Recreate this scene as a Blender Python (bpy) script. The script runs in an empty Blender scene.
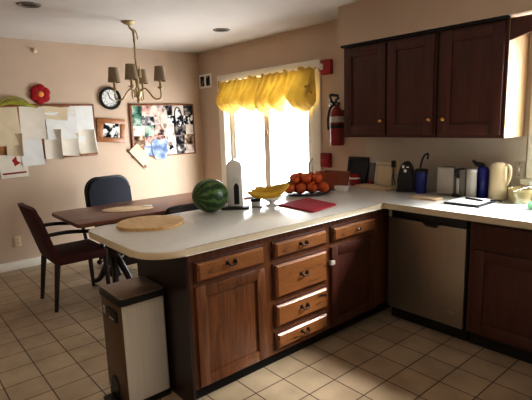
import bpy, bmesh, math, random
from mathutils import Matrix, Vector, Euler
random.seed(7)
PI = math.pi
scene = bpy.context.scene
COL = scene.collection

# ---------------------------------------------------------------- materials
MATS = {}
def _new(name):
    m = bpy.data.materials.new(name); m.use_nodes = True
    nt = m.node_tree; b = nt.nodes['Principled BSDF']
    MATS[name] = m
    return m, nt, b
def srgb(r, g, b):
    f = lambda c: (c/255/12.92) if c/255 <= .04045 else ((c/255+.055)/1.055)**2.4
    return (f(r), f(g), f(b), 1)
def dark(c, k): return (c[0]*k, c[1]*k, c[2]*k, 1)
def mat(name, c, rough=.6, metal=0, var=.06, scale=6, bump=0, coat=0, spec=.5, aniso=None, trans=0, sheen=0):
    m, nt, b = _new(name)
    tc = nt.nodes.new('ShaderNodeTexCoord'); nz = nt.nodes.new('ShaderNodeTexNoise')
    nz.inputs['Scale'].default_value = scale; nz.inputs['Detail'].default_value = 4
    if aniso:
        mp = nt.nodes.new('ShaderNodeMapping'); mp.inputs['Scale'].default_value = aniso
        nt.links.new(tc.outputs['Object'], mp.inputs['Vector']); nt.links.new(mp.outputs[0], nz.inputs['Vector'])
    else: nt.links.new(tc.outputs['Object'], nz.inputs['Vector'])
    r = nt.nodes.new('ShaderNodeValToRGB')
    r.color_ramp.elements[0].position = .3; r.color_ramp.elements[1].position = .7
    r.color_ramp.elements[0].color = dark(c, 1-var); r.color_ramp.elements[1].color = dark(c, 1+var)
    nt.links.new(nz.outputs['Fac'], r.inputs[0]); nt.links.new(r.outputs[0], b.inputs['Base Color'])
    b.inputs['Roughness'].default_value = rough; b.inputs['Metallic'].default_value = metal
    b.inputs['Coat Weight'].default_value = coat; b.inputs['Specular IOR Level'].default_value = spec
    b.inputs['Transmission Weight'].default_value = trans; b.inputs['Sheen Weight'].default_value = sheen
    if bump:
        bp = nt.nodes.new('ShaderNodeBump'); bp.inputs['Strength'].default_value = bump; bp.inputs['Distance'].default_value = .01
        nt.links.new(nz.outputs['Fac'], bp.inputs['Height']); nt.links.new(bp.outputs[0], b.inputs['Normal'])
    return m
def wood(name, c1, c2, stretch=(12, 12, 1.2), rough=.4, coat=.2, streak=0):
    m, nt, b = _new(name)
    tc = nt.nodes.new('ShaderNodeTexCoord'); mp = nt.nodes.new('ShaderNodeMapping'); mp.inputs['Scale'].default_value = stretch
    nz = nt.nodes.new('ShaderNodeTexNoise'); nz.inputs['Scale'].default_value = 2.2; nz.inputs['Detail'].default_value = 7; nz.inputs['Distortion'].default_value = 1.2
    r = nt.nodes.new('ShaderNodeValToRGB')
    r.color_ramp.elements[0].position = .32; r.color_ramp.elements[1].position = .68
    r.color_ramp.elements[0].color = c1; r.color_ramp.elements[1].color = c2
    if streak:
        e = r.color_ramp.elements.new(.40); e.color = dark(c2, .75); r.color_ramp.elements[0].color = dark(c1, .45)
    nt.links.new(tc.outputs['Object'], mp.inputs[0]); nt.links.new(mp.outputs[0], nz.inputs['Vector'])
    nt.links.new(nz.outputs['Fac'], r.inputs[0]); nt.links.new(r.outputs[0], b.inputs['Base Color'])
    b.inputs['Roughness'].default_value = rough; b.inputs['Coat Weight'].default_value = coat; b.inputs['Coat Roughness'].default_value = .25
    return m
def glass(name, tint=(.96, .98, 1, 1), refl=.05):
    m, nt, b = _new(name); nt.nodes.remove(b); out = nt.nodes['Material Output']
    t = nt.nodes.new('ShaderNodeBsdfTransparent'); t.inputs[0].default_value = tint
    g = nt.nodes.new('ShaderNodeBsdfGlossy'); g.inputs['Roughness'].default_value = .03
    mx = nt.nodes.new('ShaderNodeMixShader'); mx.inputs[0].default_value = refl
    nt.links.new(t.outputs[0], mx.inputs[1]); nt.links.new(g.outputs[0], mx.inputs[2]); nt.links.new(mx.outputs[0], out.inputs[0])
    return m

M = {}
M['wall'] = mat('wall_paint', srgb(200, 180, 160), .85, var=.03, scale=3, bump=.03)
M['ceil'] = mat('ceiling_paint', srgb(204, 198, 191), .9, var=.02, scale=3)
M['splash'] = mat('backsplash_laminate', srgb(200, 192, 176), .5, var=.03, scale=5)
M['white'] = mat('white_trim_paint', srgb(232, 228, 218), .45, var=.02)
M['edge'] = mat('cream_laminate_edge', srgb(212, 201, 176), .3, var=.03, scale=10)
M['counter'] = mat('white_laminate', srgb(222, 220, 213), .22, var=.02, scale=30)
M['wood'] = wood('cabinet_wood', srgb(84, 48, 23), srgb(120, 74, 38), (14, 14, 1.5), streak=0)
M['woodh'] = wood('drawer_wood', srgb(74, 42, 22), srgb(150, 99, 55), (14, 2.4, 11), streak=1)
M['woodd'] = wood('shaded_cabinet_wood', srgb(70, 33, 20), srgb(88, 43, 27), (14, 14, 1.5), rough=.5, coat=.05)  # cabinet wood again, with shade put into a darker tone
M['table'] = wood('table_wood', srgb(104, 66, 50), srgb(138, 94, 72), (9, 1.2, 9), rough=.35)
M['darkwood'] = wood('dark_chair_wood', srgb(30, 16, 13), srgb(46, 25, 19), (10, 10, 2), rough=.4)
M['maroon'] = mat('maroon_upholstery', srgb(74, 28, 24), .75, var=.2, scale=25, bump=.1)
M['navy'] = mat('navy_upholstery', srgb(13, 17, 32), .8, var=.12, scale=60, bump=.1)
M['black'] = mat('black_plastic', srgb(18, 17, 17), .4, var=.1)
M['toe'] = mat('black_toe_kick', srgb(14, 11, 10), .8, var=.1)
M['iron'] = mat('dark_iron', srgb(50, 40, 32), .45, metal=.7, var=.1)
M['steel'] = mat('brushed_steel', srgb(160, 150, 136), .40, metal=.85, var=.05, scale=3, aniso=(40, 40, 1))
M['steelw'] = mat('satin_steel', srgb(214, 214, 210), .45, metal=.15, var=.04, scale=3, aniso=(30, 30, 1))
M['steeldim'] = mat('dimmed_steel', srgb(112, 92, 68), .38, metal=.6, var=.06, scale=3, aniso=(40, 40, 1))  # same stainless steel, dim brown reflection painted into the colour
M['lid'] = mat('steel_lid', srgb(150, 132, 118), .4, metal=.7, var=.05)
M['brass'] = mat('aged_brass', srgb(188, 168, 128), .5, metal=.35, var=.12, scale=20)
M['brassk'] = mat('brass_knob', srgb(228, 190, 110), .22, metal=1, var=.05)
M['shade'] = mat('taupe_fabric_shade', srgb(150, 134, 110), .85, var=.08, scale=80)
M['paper'] = mat('white_paper', srgb(226, 220, 206), .8, var=.03, scale=12)
M['paper2'] = mat('cream_paper', srgb(214, 200, 172), .8, var=.04, scale=12)
M['paper3'] = mat('blueish_white_paper', srgb(222, 223, 220), .8, var=.03, scale=12)
M['cork'] = mat('cork', srgb(168, 122, 78), .9, var=.22, scale=90, bump=.2)
M['frame'] = wood('board_frame_wood', srgb(104, 62, 36), srgb(142, 92, 56), (10, 10, 10))
M['framel'] = wood('picture_frame_wood', srgb(138, 90, 50), srgb(166, 112, 66), (10, 10, 10))
M['red'] = mat('red_paint', srgb(160, 24, 22), .35, var=.05)
M['redd'] = mat('dark_red_plastic', srgb(134, 26, 26), .4, var=.08)
M['cloth'] = mat('crimson_cloth', srgb(158, 22, 42), .8, var=.10, scale=60, bump=.15)
M['petal'] = mat('red_felt', srgb(156, 12, 20), .8, var=.1, scale=30)
M['orangec'] = mat('orange_felt', srgb(222, 150, 80), .8, var=.1)
M['limec'] = mat('lime_fabric', srgb(150, 148, 50), .7, var=.2, scale=14)
M['orange'] = mat('orange_peel', srgb(196, 92, 34), .55, var=.12, scale=14, bump=.12)
M['leaf'] = mat('green_leaf', srgb(52, 70, 30), .5, var=.2)
M['terra'] = mat('terracotta', srgb(150, 84, 56), .75, var=.1, scale=15)
M['plate'] = mat('dark_olive_glaze', srgb(74, 58, 34), .35, var=.15)
M['ceramic'] = mat('white_ceramic', srgb(232, 230, 224), .2, var=.01)
M['cream'] = mat('cream_enamel', srgb(224, 208, 172), .3, var=.03)
M['yellowb'] = mat('yellow_plastic', srgb(188, 168, 116), .4, var=.04)
M['blue'] = mat('blue_plastic', srgb(24, 34, 120), .25, var=.1)
M['grey'] = mat('grey_plastic', srgb(120, 116, 108), .4, var=.04)
M['greyl'] = mat('pale_grey_plastic', srgb(188, 184, 174), .4, var=.04)
M['greend'] = mat('green_sponge', srgb(30, 170, 80), .8, var=.15, scale=60)
M['board'] = wood('pale_board_wood', srgb(196, 158, 104), srgb(222, 188, 132), (3, 12, 6), rough=.5)
M['matt'] = mat('straw_mat', srgb(206, 182, 148), .85, var=.08, scale=90)
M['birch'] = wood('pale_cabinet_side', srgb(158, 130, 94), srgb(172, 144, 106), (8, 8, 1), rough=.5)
M['glass'] = glass('window_glass')
M['clear'] = glass('clear_plastic', (.95, .97, .97, 1), .10)
M['bn'] = mat('banana_skin', srgb(206, 166, 52), .5, var=.16, scale=16)
M['bntip'] = mat('banana_tip', srgb(92, 74, 30), .6, var=.2)
M['silver'] = mat('chrome', srgb(210, 210, 205), .2, metal=1, var=.02)
M['ink'] = mat('black_ink', srgb(24, 22, 24), .6)

def tile_mat():
    m, nt, b = _new('floor_tile')
    tc = nt.nodes.new('ShaderNodeTexCoord'); mp = nt.nodes.new('ShaderNodeMapping')
    T = .2135
    mp.inputs['Location'].default_value = (-(3.615 - 20*T), 1.615 + 60*T, 0)
    br = nt.nodes.new('ShaderNodeTexBrick'); br.offset = 0; br.squash = 1
    br.inputs['Scale'].default_value = 1; br.inputs['Mortar Size'].default_value = .0036; br.inputs['Mortar Smooth'].default_value = .15
    br.inputs['Brick Width'].default_value = T; br.inputs['Row Height'].default_value = T; br.inputs['Bias'].default_value = 0
    br.inputs['Color1'].default_value = srgb(182, 164, 138); br.inputs['Color2'].default_value = srgb(172, 152, 126)
    br.inputs['Mortar'].default_value = srgb(66, 46, 30)
    nz = nt.nodes.new('ShaderNodeTexNoise'); nz.inputs['Scale'].default_value = 5; nz.inputs['Detail'].default_value = 4
    mx = nt.nodes.new('ShaderNodeMix'); mx.data_type = 'RGBA'; mx.blend_type = 'MULTIPLY'; mx.inputs[0].default_value = .5
    rp = nt.nodes.new('ShaderNodeValToRGB'); rp.color_ramp.elements[0].color = (.6, .56, .5, 1); rp.color_ramp.elements[1].color = (1.1, 1.1, 1.1, 1)
    rp.color_ramp.elements[0].position = .3; rp.color_ramp.elements[1].position = .65
    L = nt.links.new
    L(tc.outputs['Object'], mp.inputs[0]); L(mp.outputs[0], br.inputs['Vector']); L(tc.outputs['Object'], nz.inputs['Vector'])
    L(nz.outputs['Fac'], rp.inputs[0]); L(br.outputs['Color'], mx.inputs[6]); L(rp.outputs[0], mx.inputs[7]); L(mx.outputs[2], b.inputs['Base Color'])
    bp = nt.nodes.new('ShaderNodeBump'); bp.inputs['Strength'].default_value = .5; bp.inputs['Distance'].default_value = .004; bp.invert = True
    L(br.outputs['Fac'], bp.inputs['Height']); L(bp.outputs[0], b.inputs['Normal'])
    b.inputs['Roughness'].default_value = .42
    return m
M['tile'] = tile_mat()
def melon_mat():
    m, nt, b = _new('watermelon_rind'); L = nt.links.new
    tc = nt.nodes.new('ShaderNodeTexCoord'); sp = nt.nodes.new('ShaderNodeSeparateXYZ'); L(tc.outputs['Object'], sp.inputs[0])
    at = nt.nodes.new('ShaderNodeMath'); at.operation = 'ARCTAN2'; L(sp.outputs[1], at.inputs[0]); L(sp.outputs[0], at.inputs[1])
    mu = nt.nodes.new('ShaderNodeMath'); mu.operation = 'MULTIPLY'; mu.inputs[1].default_value = 11; L(at.outputs[0], mu.inputs[0])
    nz = nt.nodes.new('ShaderNodeTexNoise'); nz.inputs['Scale'].default_value = 26; L(tc.outputs['Object'], nz.inputs['Vector'])
    m2 = nt.nodes.new('ShaderNodeMath'); m2.operation = 'MULTIPLY_ADD'; m2.inputs[1].default_value = 7; L(nz.outputs['Fac'], m2.inputs[0]); L(mu.outputs[0], m2.inputs[2])
    si = nt.nodes.new('ShaderNodeMath'); si.operation = 'SINE'; L(m2.outputs[0], si.inputs[0])
    r = nt.nodes.new('ShaderNodeValToRGB'); mr = nt.nodes.new('ShaderNodeMapRange'); mr.inputs[1].default_value = -1
    L(si.outputs[0], mr.inputs[0]); L(mr.outputs[0], r.inputs[0]); L(r.outputs[0], b.inputs['Base Color'])
    r.color_ramp.elements[0].color = srgb(38, 64, 26); r.color_ramp.elements[1].color = srgb(84, 114, 56)
    r.color_ramp.elements[0].position = .45; r.color_ramp.elements[1].position = .9
    b.inputs['Roughness'].default_value = .35
    return m
M['melon'] = melon_mat()
def valance_mat():
    m = mat('yellow_fabric', srgb(188, 160, 90), .8, var=.12, scale=9)
    nt = m.node_tree; b = nt.nodes['Principled BSDF']; out = nt.nodes['Material Output']
    tr = nt.nodes.new('ShaderNodeBsdfTranslucent'); tr.inputs[0].default_value = srgb(214, 176, 66)
    mx = nt.nodes.new('ShaderNodeMixShader'); mx.inputs[0].default_value = .11
    nt.links.new(b.outputs[0], mx.inputs[1]); nt.links.new(tr.outputs[0], mx.inputs[2]); nt.links.new(mx.outputs[0], out.inputs[0])
    return m
M['valance'] = valance_mat()
def photo_mat(name, cols, scale):
    m, nt, b = _new(name); L = nt.links.new
    tc = nt.nodes.new('ShaderNodeTexCoord'); nz = nt.nodes.new('ShaderNodeTexNoise'); nz.inputs['Scale'].default_value = scale; nz.inputs['Detail'].default_value = 2
    oi = nt.nodes.new('ShaderNodeObjectInfo'); va = nt.nodes.new('ShaderNodeVectorMath'); va.operation = 'MULTIPLY_ADD'; va.inputs[1].default_value = (9, 9, 9)
    L(oi.outputs['Location'], va.inputs[0]); L(tc.outputs['Object'], va.inputs[2]); L(va.outputs[0], nz.inputs['Vector']); r = nt.nodes.new('ShaderNodeValToRGB'); r.color_ramp.interpolation = 'EASE'
    els = r.color_ramp.elements
    els[0].position = .34; els[0].color = cols[0]; els[1].position = .64; els[1].color = cols[-1]
    for i, c in enumerate(cols[1:-1]):
        e = els.new(.34 + .3*(i+1)/(len(cols)-1)); e.color = c
    L(nz.outputs['Fac'], r.inputs[0]); L(r.outputs[0], b.inputs['Base Color']); b.inputs['Roughness'].default_value = .8; b.inputs['Specular IOR Level'].default_value = .15
    return m
PH = {
 'green': photo_mat('photo_green', [srgb(40, 66, 56), srgb(96, 140, 124), srgb(180, 190, 180)], 11),
 'dark': photo_mat('photo_dark', [srgb(14, 14, 18), srgb(40, 40, 48), srgb(150, 140, 132)], 12),
 'pale': photo_mat('photo_pale', [srgb(150, 130, 118), srgb(208, 196, 186), srgb(216, 210, 200)], 10),
 'pink': photo_mat('photo_pink', [srgb(60, 50, 54), srgb(200, 160, 150), srgb(228, 206, 196)], 11),
 'blue': photo_mat('photo_blue', [srgb(110, 126, 158), srgb(146, 164, 192), srgb(190, 200, 212)], 9),
 'grey': photo_mat('photo_grey', [srgb(30, 30, 32), srgb(110, 108, 110), srgb(206, 202, 198)], 13),
 'brown': photo_mat('photo_brown', [srgb(50, 36, 28), srgb(130, 104, 84), srgb(206, 188, 168)], 11),
 'bw': photo_mat('photo_black_white', [srgb(16, 16, 18), srgb(30, 30, 34), srgb(220, 218, 214), srgb(235, 232, 226)], 14),
}

# ---------------------------------------------------------------- mesh helpers
def B(): return bmesh.new()
def box(bm, lo, hi, bev=0, mtx=None, seg=2):
    lo, hi = Vector(lo), Vector(hi)
    c = (lo+hi)/2; s = hi-lo
    r = bmesh.ops.create_cube(bm, size=1, matrix=Matrix.Translation(c) @ Matrix.Diagonal((s.x, s.y, s.z, 1)))
    vs = r['verts']
    if bev:
        es = list({e for v in vs for e in v.link_edges})
        rr = bmesh.ops.bevel(bm, geom=es, offset=bev, segments=seg, affect='EDGES', profile=.5)
        vs = list({v for f in rr['faces'] for v in f.verts} | {v for v in vs if v.is_valid})
    if mtx is not None: bmesh.ops.transform(bm, matrix=mtx, verts=vs)
    return vs
def lathe(bm, prof, n=24, mtx=None, cap=True):
    rings = []
    for r, z in prof:
        if r < 1e-5: rings.append([bm.verts.new((0, 0, z))])
        else: rings.append([bm.verts.new((r*math.cos(2*PI*i/n), r*math.sin(2*PI*i/n), z)) for i in range(n)])
    for a, b in zip(rings, rings[1:]):
        if len(a) == 1 and len(b) == 1: continue
        for i in range(n):
            j = (i+1) % n
            try:
                if len(a) == 1: bm.faces.new((a[0], b[i], b[j])) if False else bm.faces.new((a[0], b[j], b[i]))
                elif len(b) == 1: bm.faces.new((a[i], a[j], b[0]))
                else: bm.faces.new((a[i], a[j], b[j], b[i]))
            except ValueError: pass
    if cap:
        for ring, rev in ((rings[0], True), (rings[-1], False)):
            if len(ring) > 2:
                try: bm.faces.new(ring[::-1] if rev else ring)
                except ValueError: pass
    vs = [v for r in rings for v in r]
    if mtx is not None: bmesh.ops.transform(bm, matrix=mtx, verts=vs)
    return vs
def tube(bm, pts, r, n=8, closed=False, sx=1):
    pts = [Vector(p) for p in pts]; N = len(pts)
    rs = r if isinstance(r, (list, tuple)) else [r]*N
    rings = []; up = None
    for i, p in enumerate(pts):
        if closed: t = (pts[(i+1) % N]-pts[i-1]).normalized()
        else: t = (pts[min(i+1, N-1)]-pts[max(i-1, 0)]).normalized()
        if up is None:
            up = Vector((0, 0, 1)) if abs(t.z) < .9 else Vector((1, 0, 0))
        x = t.cross(up).normalized(); y = x.cross(t).normalized(); up = y
        rings.append([bm.verts.new(p + x*rs[i]*sx*math.cos(2*PI*k/n) + y*rs[i]*math.sin(2*PI*k/n)) for k in range(n)])
    idx = list(zip(rings, rings[1:])) + ([(rings[-1], rings[0])] if closed else [])
    for a, b in idx:
        for k in range(n):
            j = (k+1) % n
            bm.faces.new((a[k], a[j], b[j], b[k]))
    if not closed:
        bm.faces.new(rings[0][::-1]); bm.faces.new(rings[-1])
    return [v for q in rings for v in q]
def smooth_path(pts, k=6):
    pts = [Vector(p) for p in pts]; out = []
    for i in range(len(pts)-1):
        p0, p1, p2, p3 = pts[max(i-1, 0)], pts[i], pts[i+1], pts[min(i+2, len(pts)-1)]
        for j in range(k):
            t = j/k
            out.append(.5*((2*p1)+(p2-p0)*t+(2*p0-5*p1+4*p2-p3)*t*t+(3*p1-p0-3*p2+p3)*t**3))
    out.append(pts[-1]); return out
def prism(bm, poly, z0, z1, bev=0, mtx=None, seg=3):
    bot = [bm.verts.new((x, y, z0)) for x, y in poly]; top = [bm.verts.new((x, y, z1)) for x, y in poly]
    n = len(poly); fs = [bm.faces.new(bot[::-1]), bm.faces.new(top)]
    for i in range(n):
        j = (i+1) % n; fs.append(bm.faces.new((bot[i], bot[j], top[j], top[i])))
    vs = bot+top
    if bev:
        es = [e for f in fs[:2] for e in f.edges]
        rr = bmesh.ops.bevel(bm, geom=es, offset=bev, segments=seg, affect='EDGES', profile=.5)
        vs = list({v for f in rr['faces'] for v in f.verts} | {v for v in vs if v.is_valid})
    if mtx is not None: bmesh.ops.transform(bm, matrix=mtx, verts=vs)
    return vs
def sphere(bm, c, r, u=20, v=12, mtx=None):
    s = r if isinstance(r, (list, tuple)) else (r, r, r)
    mm = Matrix.Translation(c) @ (mtx if mtx is not None else Matrix()) @ Matrix.Diagonal((s[0], s[1], s[2], 1))
    return bmesh.ops.create_uvsphere(bm, u_segments=u, v_segments=v, radius=1, matrix=mm)['verts']
def frustum(bm, u0, u1, z0, z1, w0, w1, ins, mtx):
    a = [(u0, w0, z0), (u1, w0, z0), (u1, w0, z1), (u0, w0, z1)]
    b = [(u0+ins, w1, z0+ins), (u1-ins, w1, z0+ins), (u1-ins, w1, z1-ins), (u0+ins, w1, z1-ins)]
    A = [bm.verts.new(mtx @ Vector(p)) for p in a]; Bv = [bm.verts.new(mtx @ Vector(p)) for p in b]
    bm.faces.new(A); bm.faces.new(Bv[::-1])
    for i in range(4):
        j = (i+1) % 4; bm.faces.new((A[j], A[i], Bv[i], Bv[j]))
def ubox(bm, u0, u1, w0, w1, z0, z1, mtx, bev=0): return box(bm, (u0, w0, z0), (u1, w1, z1), bev, mtx)
def rounded(x0, y0, x1, y1, r, n=6):
    rs = r if isinstance(r, (list, tuple)) else [r]*4
    out = []
    for (cx, cy, a0), q in zip(((x0, y0, PI), (x1, y0, 1.5*PI), (x1, y1, 0), (x0, y1, .5*PI)), rs):
        sx = 1 if cx == x0 else -1; sy = 1 if cy == y0 else -1
        for k in range(n+1):
            a = a0 + .5*PI*k/n
            out.append((cx+sx*q+q*math.cos(a), cy+sy*q+q*math.sin(a)))
    return out

ORG = {}
def finish(bm, angle=35):
    bmesh.ops.recalc_face_normals(bm, faces=bm.faces)
def obj(name, bm, m, parent=None, loc=None, local=False, smooth=35, rot=None):
    """one mesh object; vertices given in world space unless local"""
    finish(bm)
    me = bpy.data.meshes.new(name)
    o = bpy.data.objects.new(name, me); COL.objects.link(o)
    if parent is not None:
        o.parent = parent; org = ORG.get(parent.name, Vector()); ORG[o.name] = org
    else:
        if loc is None:
            if local: loc = (0, 0, 0)
            else:
                xs = [v.co.x for v in bm.verts]; ys = [v.co.y for v in bm.verts]; zs = [v.co.z for v in bm.verts]
                loc = ((min(xs)+max(xs))/2, (min(ys)+max(ys))/2, min(zs))
        org = Vector(loc); ORG[o.name] = org; o.location = org
    if not local: bmesh.ops.translate(bm, vec=-org, verts=bm.verts)
    bm.to_mesh(me); bm.free()
    if rot is not None: o.rotation_euler = rot
    for mm in (m if isinstance(m, (list, tuple)) else [m]): me.materials.append(mm)
    if smooth:
        me.shade_smooth(); me.set_sharp_from_angle(angle=math.radians(smooth))
    return o
def tag(o, label, cat, group=None):
    o['label'] = label; o['category'] = cat
    if group: o['group'] = group
    return o
def thing(name, label, cat, loc, rz=0, group=None, rot=None):
    o = bpy.data.objects.new(name, None); COL.objects.link(o)
    o.empty_display_size = .1
    o.location = loc; o.rotation_euler = rot if rot else (0, 0, rz); ORG[o.name] = Vector(loc)
    return tag(o, label, cat, group)
def struct(name, bm, m, parent=None, loc=(0, 0, 0), smooth=35):
    o = obj(name, bm, m, parent, loc=None if parent else loc, smooth=smooth)
    if parent is None: o['kind'] = 'structure'
    return o
def copy_thing(o, label=None):
    def rec(s, par):
        c = s.copy(); COL.objects.link(c)
        if par is not None: c.parent = par
        for ch in list(s.children): rec(ch, c)
        return c
    c = rec(o, None)
    if label: c['label'] = label
    return c

# ---------------------------------------------------------------- room shell
H = 2.455; XR = 6.6; YR = -5.4
b = B(); box(b, (-.12, YR-.12, -.08), (XR+.12, .12, 0)); struct('floor', b, M['tile'], smooth=0)
b = B(); box(b, (-.12, YR-.12, H), (XR+.12, .12, H+.1)); struct('ceiling', b, M['ceil'], smooth=0)
b = B(); box(b, (-.12, YR, 0), (0, 0, H)); struct('wall_left', b, M['wall'], smooth=0)
b = B(); box(b, (XR, YR, 0), (XR+.12, 0, H)); struct('wall_right', b, M['wall'], smooth=0)
b = B(); box(b, (-.12, YR-.12, 0), (XR+.12, YR, H)); struct('wall_front', b, M['wall'], smooth=0)
DX0, DX1, DZ = .56, 2.17, 2.04
WX0, WX1, WZ0, WZ1 = 4.31, 5.75, 1.06, 2.08
b = B()
box(b, (-.12, 0, 0), (DX0, .12, H)); box(b, (DX0, 0, DZ), (DX1, .12, H)); box(b, (DX1, 0, 0), (WX0, .12, H))
box(b, (WX0, 0, 0), (WX1, .12, WZ0)); box(b, (WX0, 0, WZ1), (WX1, .12, H)); box(b, (WX1, 0, 0), (XR+.12, .12, H))
struct('wall_back', b, M['wall'], smooth=0)
SX = 2.805
b = B(); box(b, (SX, -.375, 2.135), (XR, 0, H)); struct('trim_1', b, M['wall'], smooth=0)       # soffit over the wall cabinets
b = B(); box(b, (2.822, -.008, .915), (4.215, 0, 1.363)); struct('trim_2', b, M['splash'], smooth=0)  # backsplash
def baseb(name, lo, hi):
    b = B(); box(b, lo, hi, .006); struct(name, b, M['white'])
baseb('baseboard_left', (0, YR, 0), (.016, 0, .095))
baseb('baseboard_back', (.016, -.016, 0), (.46, 0, .095))

# patio door
b = B()
cw = .1
box(b, (.46, -.022, 0), (.46+cw+.02, 0, 2.115), .005); box(b, (2.26-cw-.01, -.022, 0), (2.26, 0, 2.115), .005)
box(b, (.46, -.024, 2.035), (2.26, 0, 2.118), .005)
box(b, (DX0, 0, 0), (DX0+.03, .12, DZ)); box(b, (DX1-.03, 0, 0), (DX1, .12, DZ)); box(b, (DX0, 0, DZ-.03), (DX1, .12, DZ)); box(b, (DX0, 0, 0), (DX1, .12, .03))
door = struct('door_1', b, M['white'])
for nm, x0, x1, y0 in (('fixed_sash', .59, 1.42, .070), ('sliding_sash', 1.31, 2.14, .026)):
    b = B(); f = .10
    box(b, (x0, y0, .03), (x0+f, y0+.04, 2.01), .004); box(b, (x1-f, y0, .03), (x1, y0+.04, 2.01), .004)
    box(b, (x0+f, y0, .03), (x1-f, y0+.04, .13), .004); box(b, (x0+f, y0, 1.94), (x1-f, y0+.04, 2.01), .004)
    s = struct(nm, b, M['white'], door)
    b = B(); box(b, (x0+f, y0+.017, .13), (x1-f, y0+.021, 1.94)); struct('glass_pane', b, M['glass'], s, smooth=0)
    if nm == 'sliding_sash':
        b = B(); tube(b, smooth_path([(2.10, .026, .93), (2.10, -.02, .95), (2.10, -.025, 1.0), (2.10, -.02, 1.08), (2.10, .026, 1.10)]), .011, 8)
        box(b, (2.08, .015, .91), (2.12, .028, 1.12), .003); struct('door_handle', b, M['greyl'], s)
        b = B(); box(b, (1.345, .014, 1.36), (1.385, .028, 1.42), .004); struct('latch', b, M['brass'], s)
# window over the sink
b = B()
for lo, hi in (((WX0-.085, -.022, WZ0-.02), (WX0, 0, WZ1+.07)), ((WX1, -.022, WZ0-.02), (WX1+.085, 0, WZ1+.07)), ((WX0-.085, -.022, WZ1), (WX1+.085, 0, WZ1+.075)), ((WX0-.11, -.05, WZ0-.035), (WX1+.11, 0, WZ0))):
    box(b, lo, hi, .004)
win = struct('window_1', b, M['white'])
for x0, x1 in ((WX0, (WX0+WX1)/2), ((WX0+WX1)/2, WX1)):
    b = B(); f = .045
    for lo, hi in (((x0, .04, WZ0), (x0+f, .08, WZ1)), ((x1-f, .04, WZ0), (x1, .08, WZ1)), ((x0+f, .04, WZ0), (x1-f, .08, WZ0+f)), ((x0+f, .04, WZ1-f), (x1-f, .08, WZ1))): box(b, lo, hi, .003)
    s = struct('window_frame', b, M['white'], win)
    b = B(); box(b, (x0+f, .058, WZ0+f), (x1-f, .062, WZ1-f)); struct('glass_pane', b, M['glass'], s, smooth=0)

# ---------------------------------------------------------------- worktop
CT, CB = .915, .873
CX, CY, CE, CL = 3.547, -.749, -2.605, 2.71
poly = [(CX, CY)]
R1 = .20
for k in range(9):
    a = 0 - .5*PI*k/8; poly.append((CX+.01-R1+R1*math.cos(a), CE+R1+R1*math.sin(a)))
R2 = .08
for k in range(7):
    a = -.5*PI-.5*PI*k/6; poly.append((CL+R2+R2*math.cos(a), CE+R2+R2*math.sin(a)))
poly += [(CL, -.001), (5.95, -.001), (5.95, CY)]
b = B(); prism(b, poly, CB, CT, .009)
wt = obj('worktop', b, [M['counter'], M['edge']], loc=(3.1, -1.3, CB))
for f in wt.data.polygons:
    if f.normal.z < .5: f.material_index = 1
tag(wt, 'white laminate L-shaped worktop with rounded peninsula end', 'worktop')

# ---------------------------------------------------------------- cabinets
def FRX(x):   # front faces +x : u -> world y, w -> +x
    return Matrix(((0, 1, 0, x), (1, 0, 0, 0), (0, 0, 1, 0), (0, 0, 0, 1)))
def FRY(y):   # front faces -y : u -> world x, w -> -y
    return Matrix(((1, 0, 0, 0), (0, -1, 0, y), (0, 0, 1, 0), (0, 0, 0, 1)))
def panel_door(name, u0, u1, z0, z1, F, m, par, st=.062, raised=True):
    b = B(); t = .02
    ubox(b, u0, u0+st, 0, t, z0, z1, F, .004); ubox(b, u1-st, u1, 0, t, z0, z1, F, .004)
    ubox(b, u0+st, u1-st, 0, t, z0, z0+st, F, .004); ubox(b, u0+st, u1-st, 0, t, z1-st, z1, F, .004)
    d = obj(name, b, m, par)
    b = B(); ubox(b, u0+st-.004, u1-st+.004, 0, .006, z0+st-.004, z1-st+.004, F)
    if raised: frustum(b, u0+st+.010, u1-st-.010, z0+st+.010, z1-st-.010, .006, .013, .030, F)
    obj('raised_panel', b, m, d, smooth=20)
    return d
def drawer_front(u0, u1, z0, z1, F, m, par, ins=.02):
    b = B(); ubox(b, u0, u1, 0, .010, z0, z1, F, .003)
    d = obj('drawer', b, M['woodd'], par, smooth=20)  # darker slab paints the shadow gap around the raised front
    b = B(); ubox(b, u0+.014, u1-.012, .008, .020, z0+.013, z1-.012, F)
    frustum(b, u0+.014, u1-.012, z0+.013, z1-.012, .020, .031, .011, F)
    obj('raised_front', b, m, d, smooth=20)
    return d
def bail(par, u, z, F, w0=.03, m=None, wide=.026):
    b = B()
    pts = [F @ Vector(p) for p in ((u-wide, w0-.003, z), (u-wide, w0+.016, z-.003), (u-wide*.5, w0+.022, z-.012), (u+wide*.5, w0+.022, z-.012), (u+wide, w0+.016, z-.003), (u+wide, w0-.003, z))]
    tube(b, smooth_path(pts, 4), .0055, 8)
    ubox(b, u-wide-.011, u-wide+.011, w0-.004, w0+.004, z-.011, z+.011, F, .002); ubox(b, u+wide-.011, u+wide+.011, w0-.004, w0+.004, z-.011, z+.011, F, .002)
    obj('pull', b, m or M['iron'], par)
def knob(par, u, z, F, w0=.02, m=None, r=.016):
    b = B(); mt = F @ Matrix.Translation((u, w0-.002, z)) @ Matrix.Rotation(-PI/2, 4, 'X')
    lathe(b, [(r*.5, 0), (r*.42, .008), (r*.9, .014), (r, .02), (r*.75, .027), (0, .029)], 16, mt)
    obj('knob', b, m or M['brassk'], par)

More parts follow.
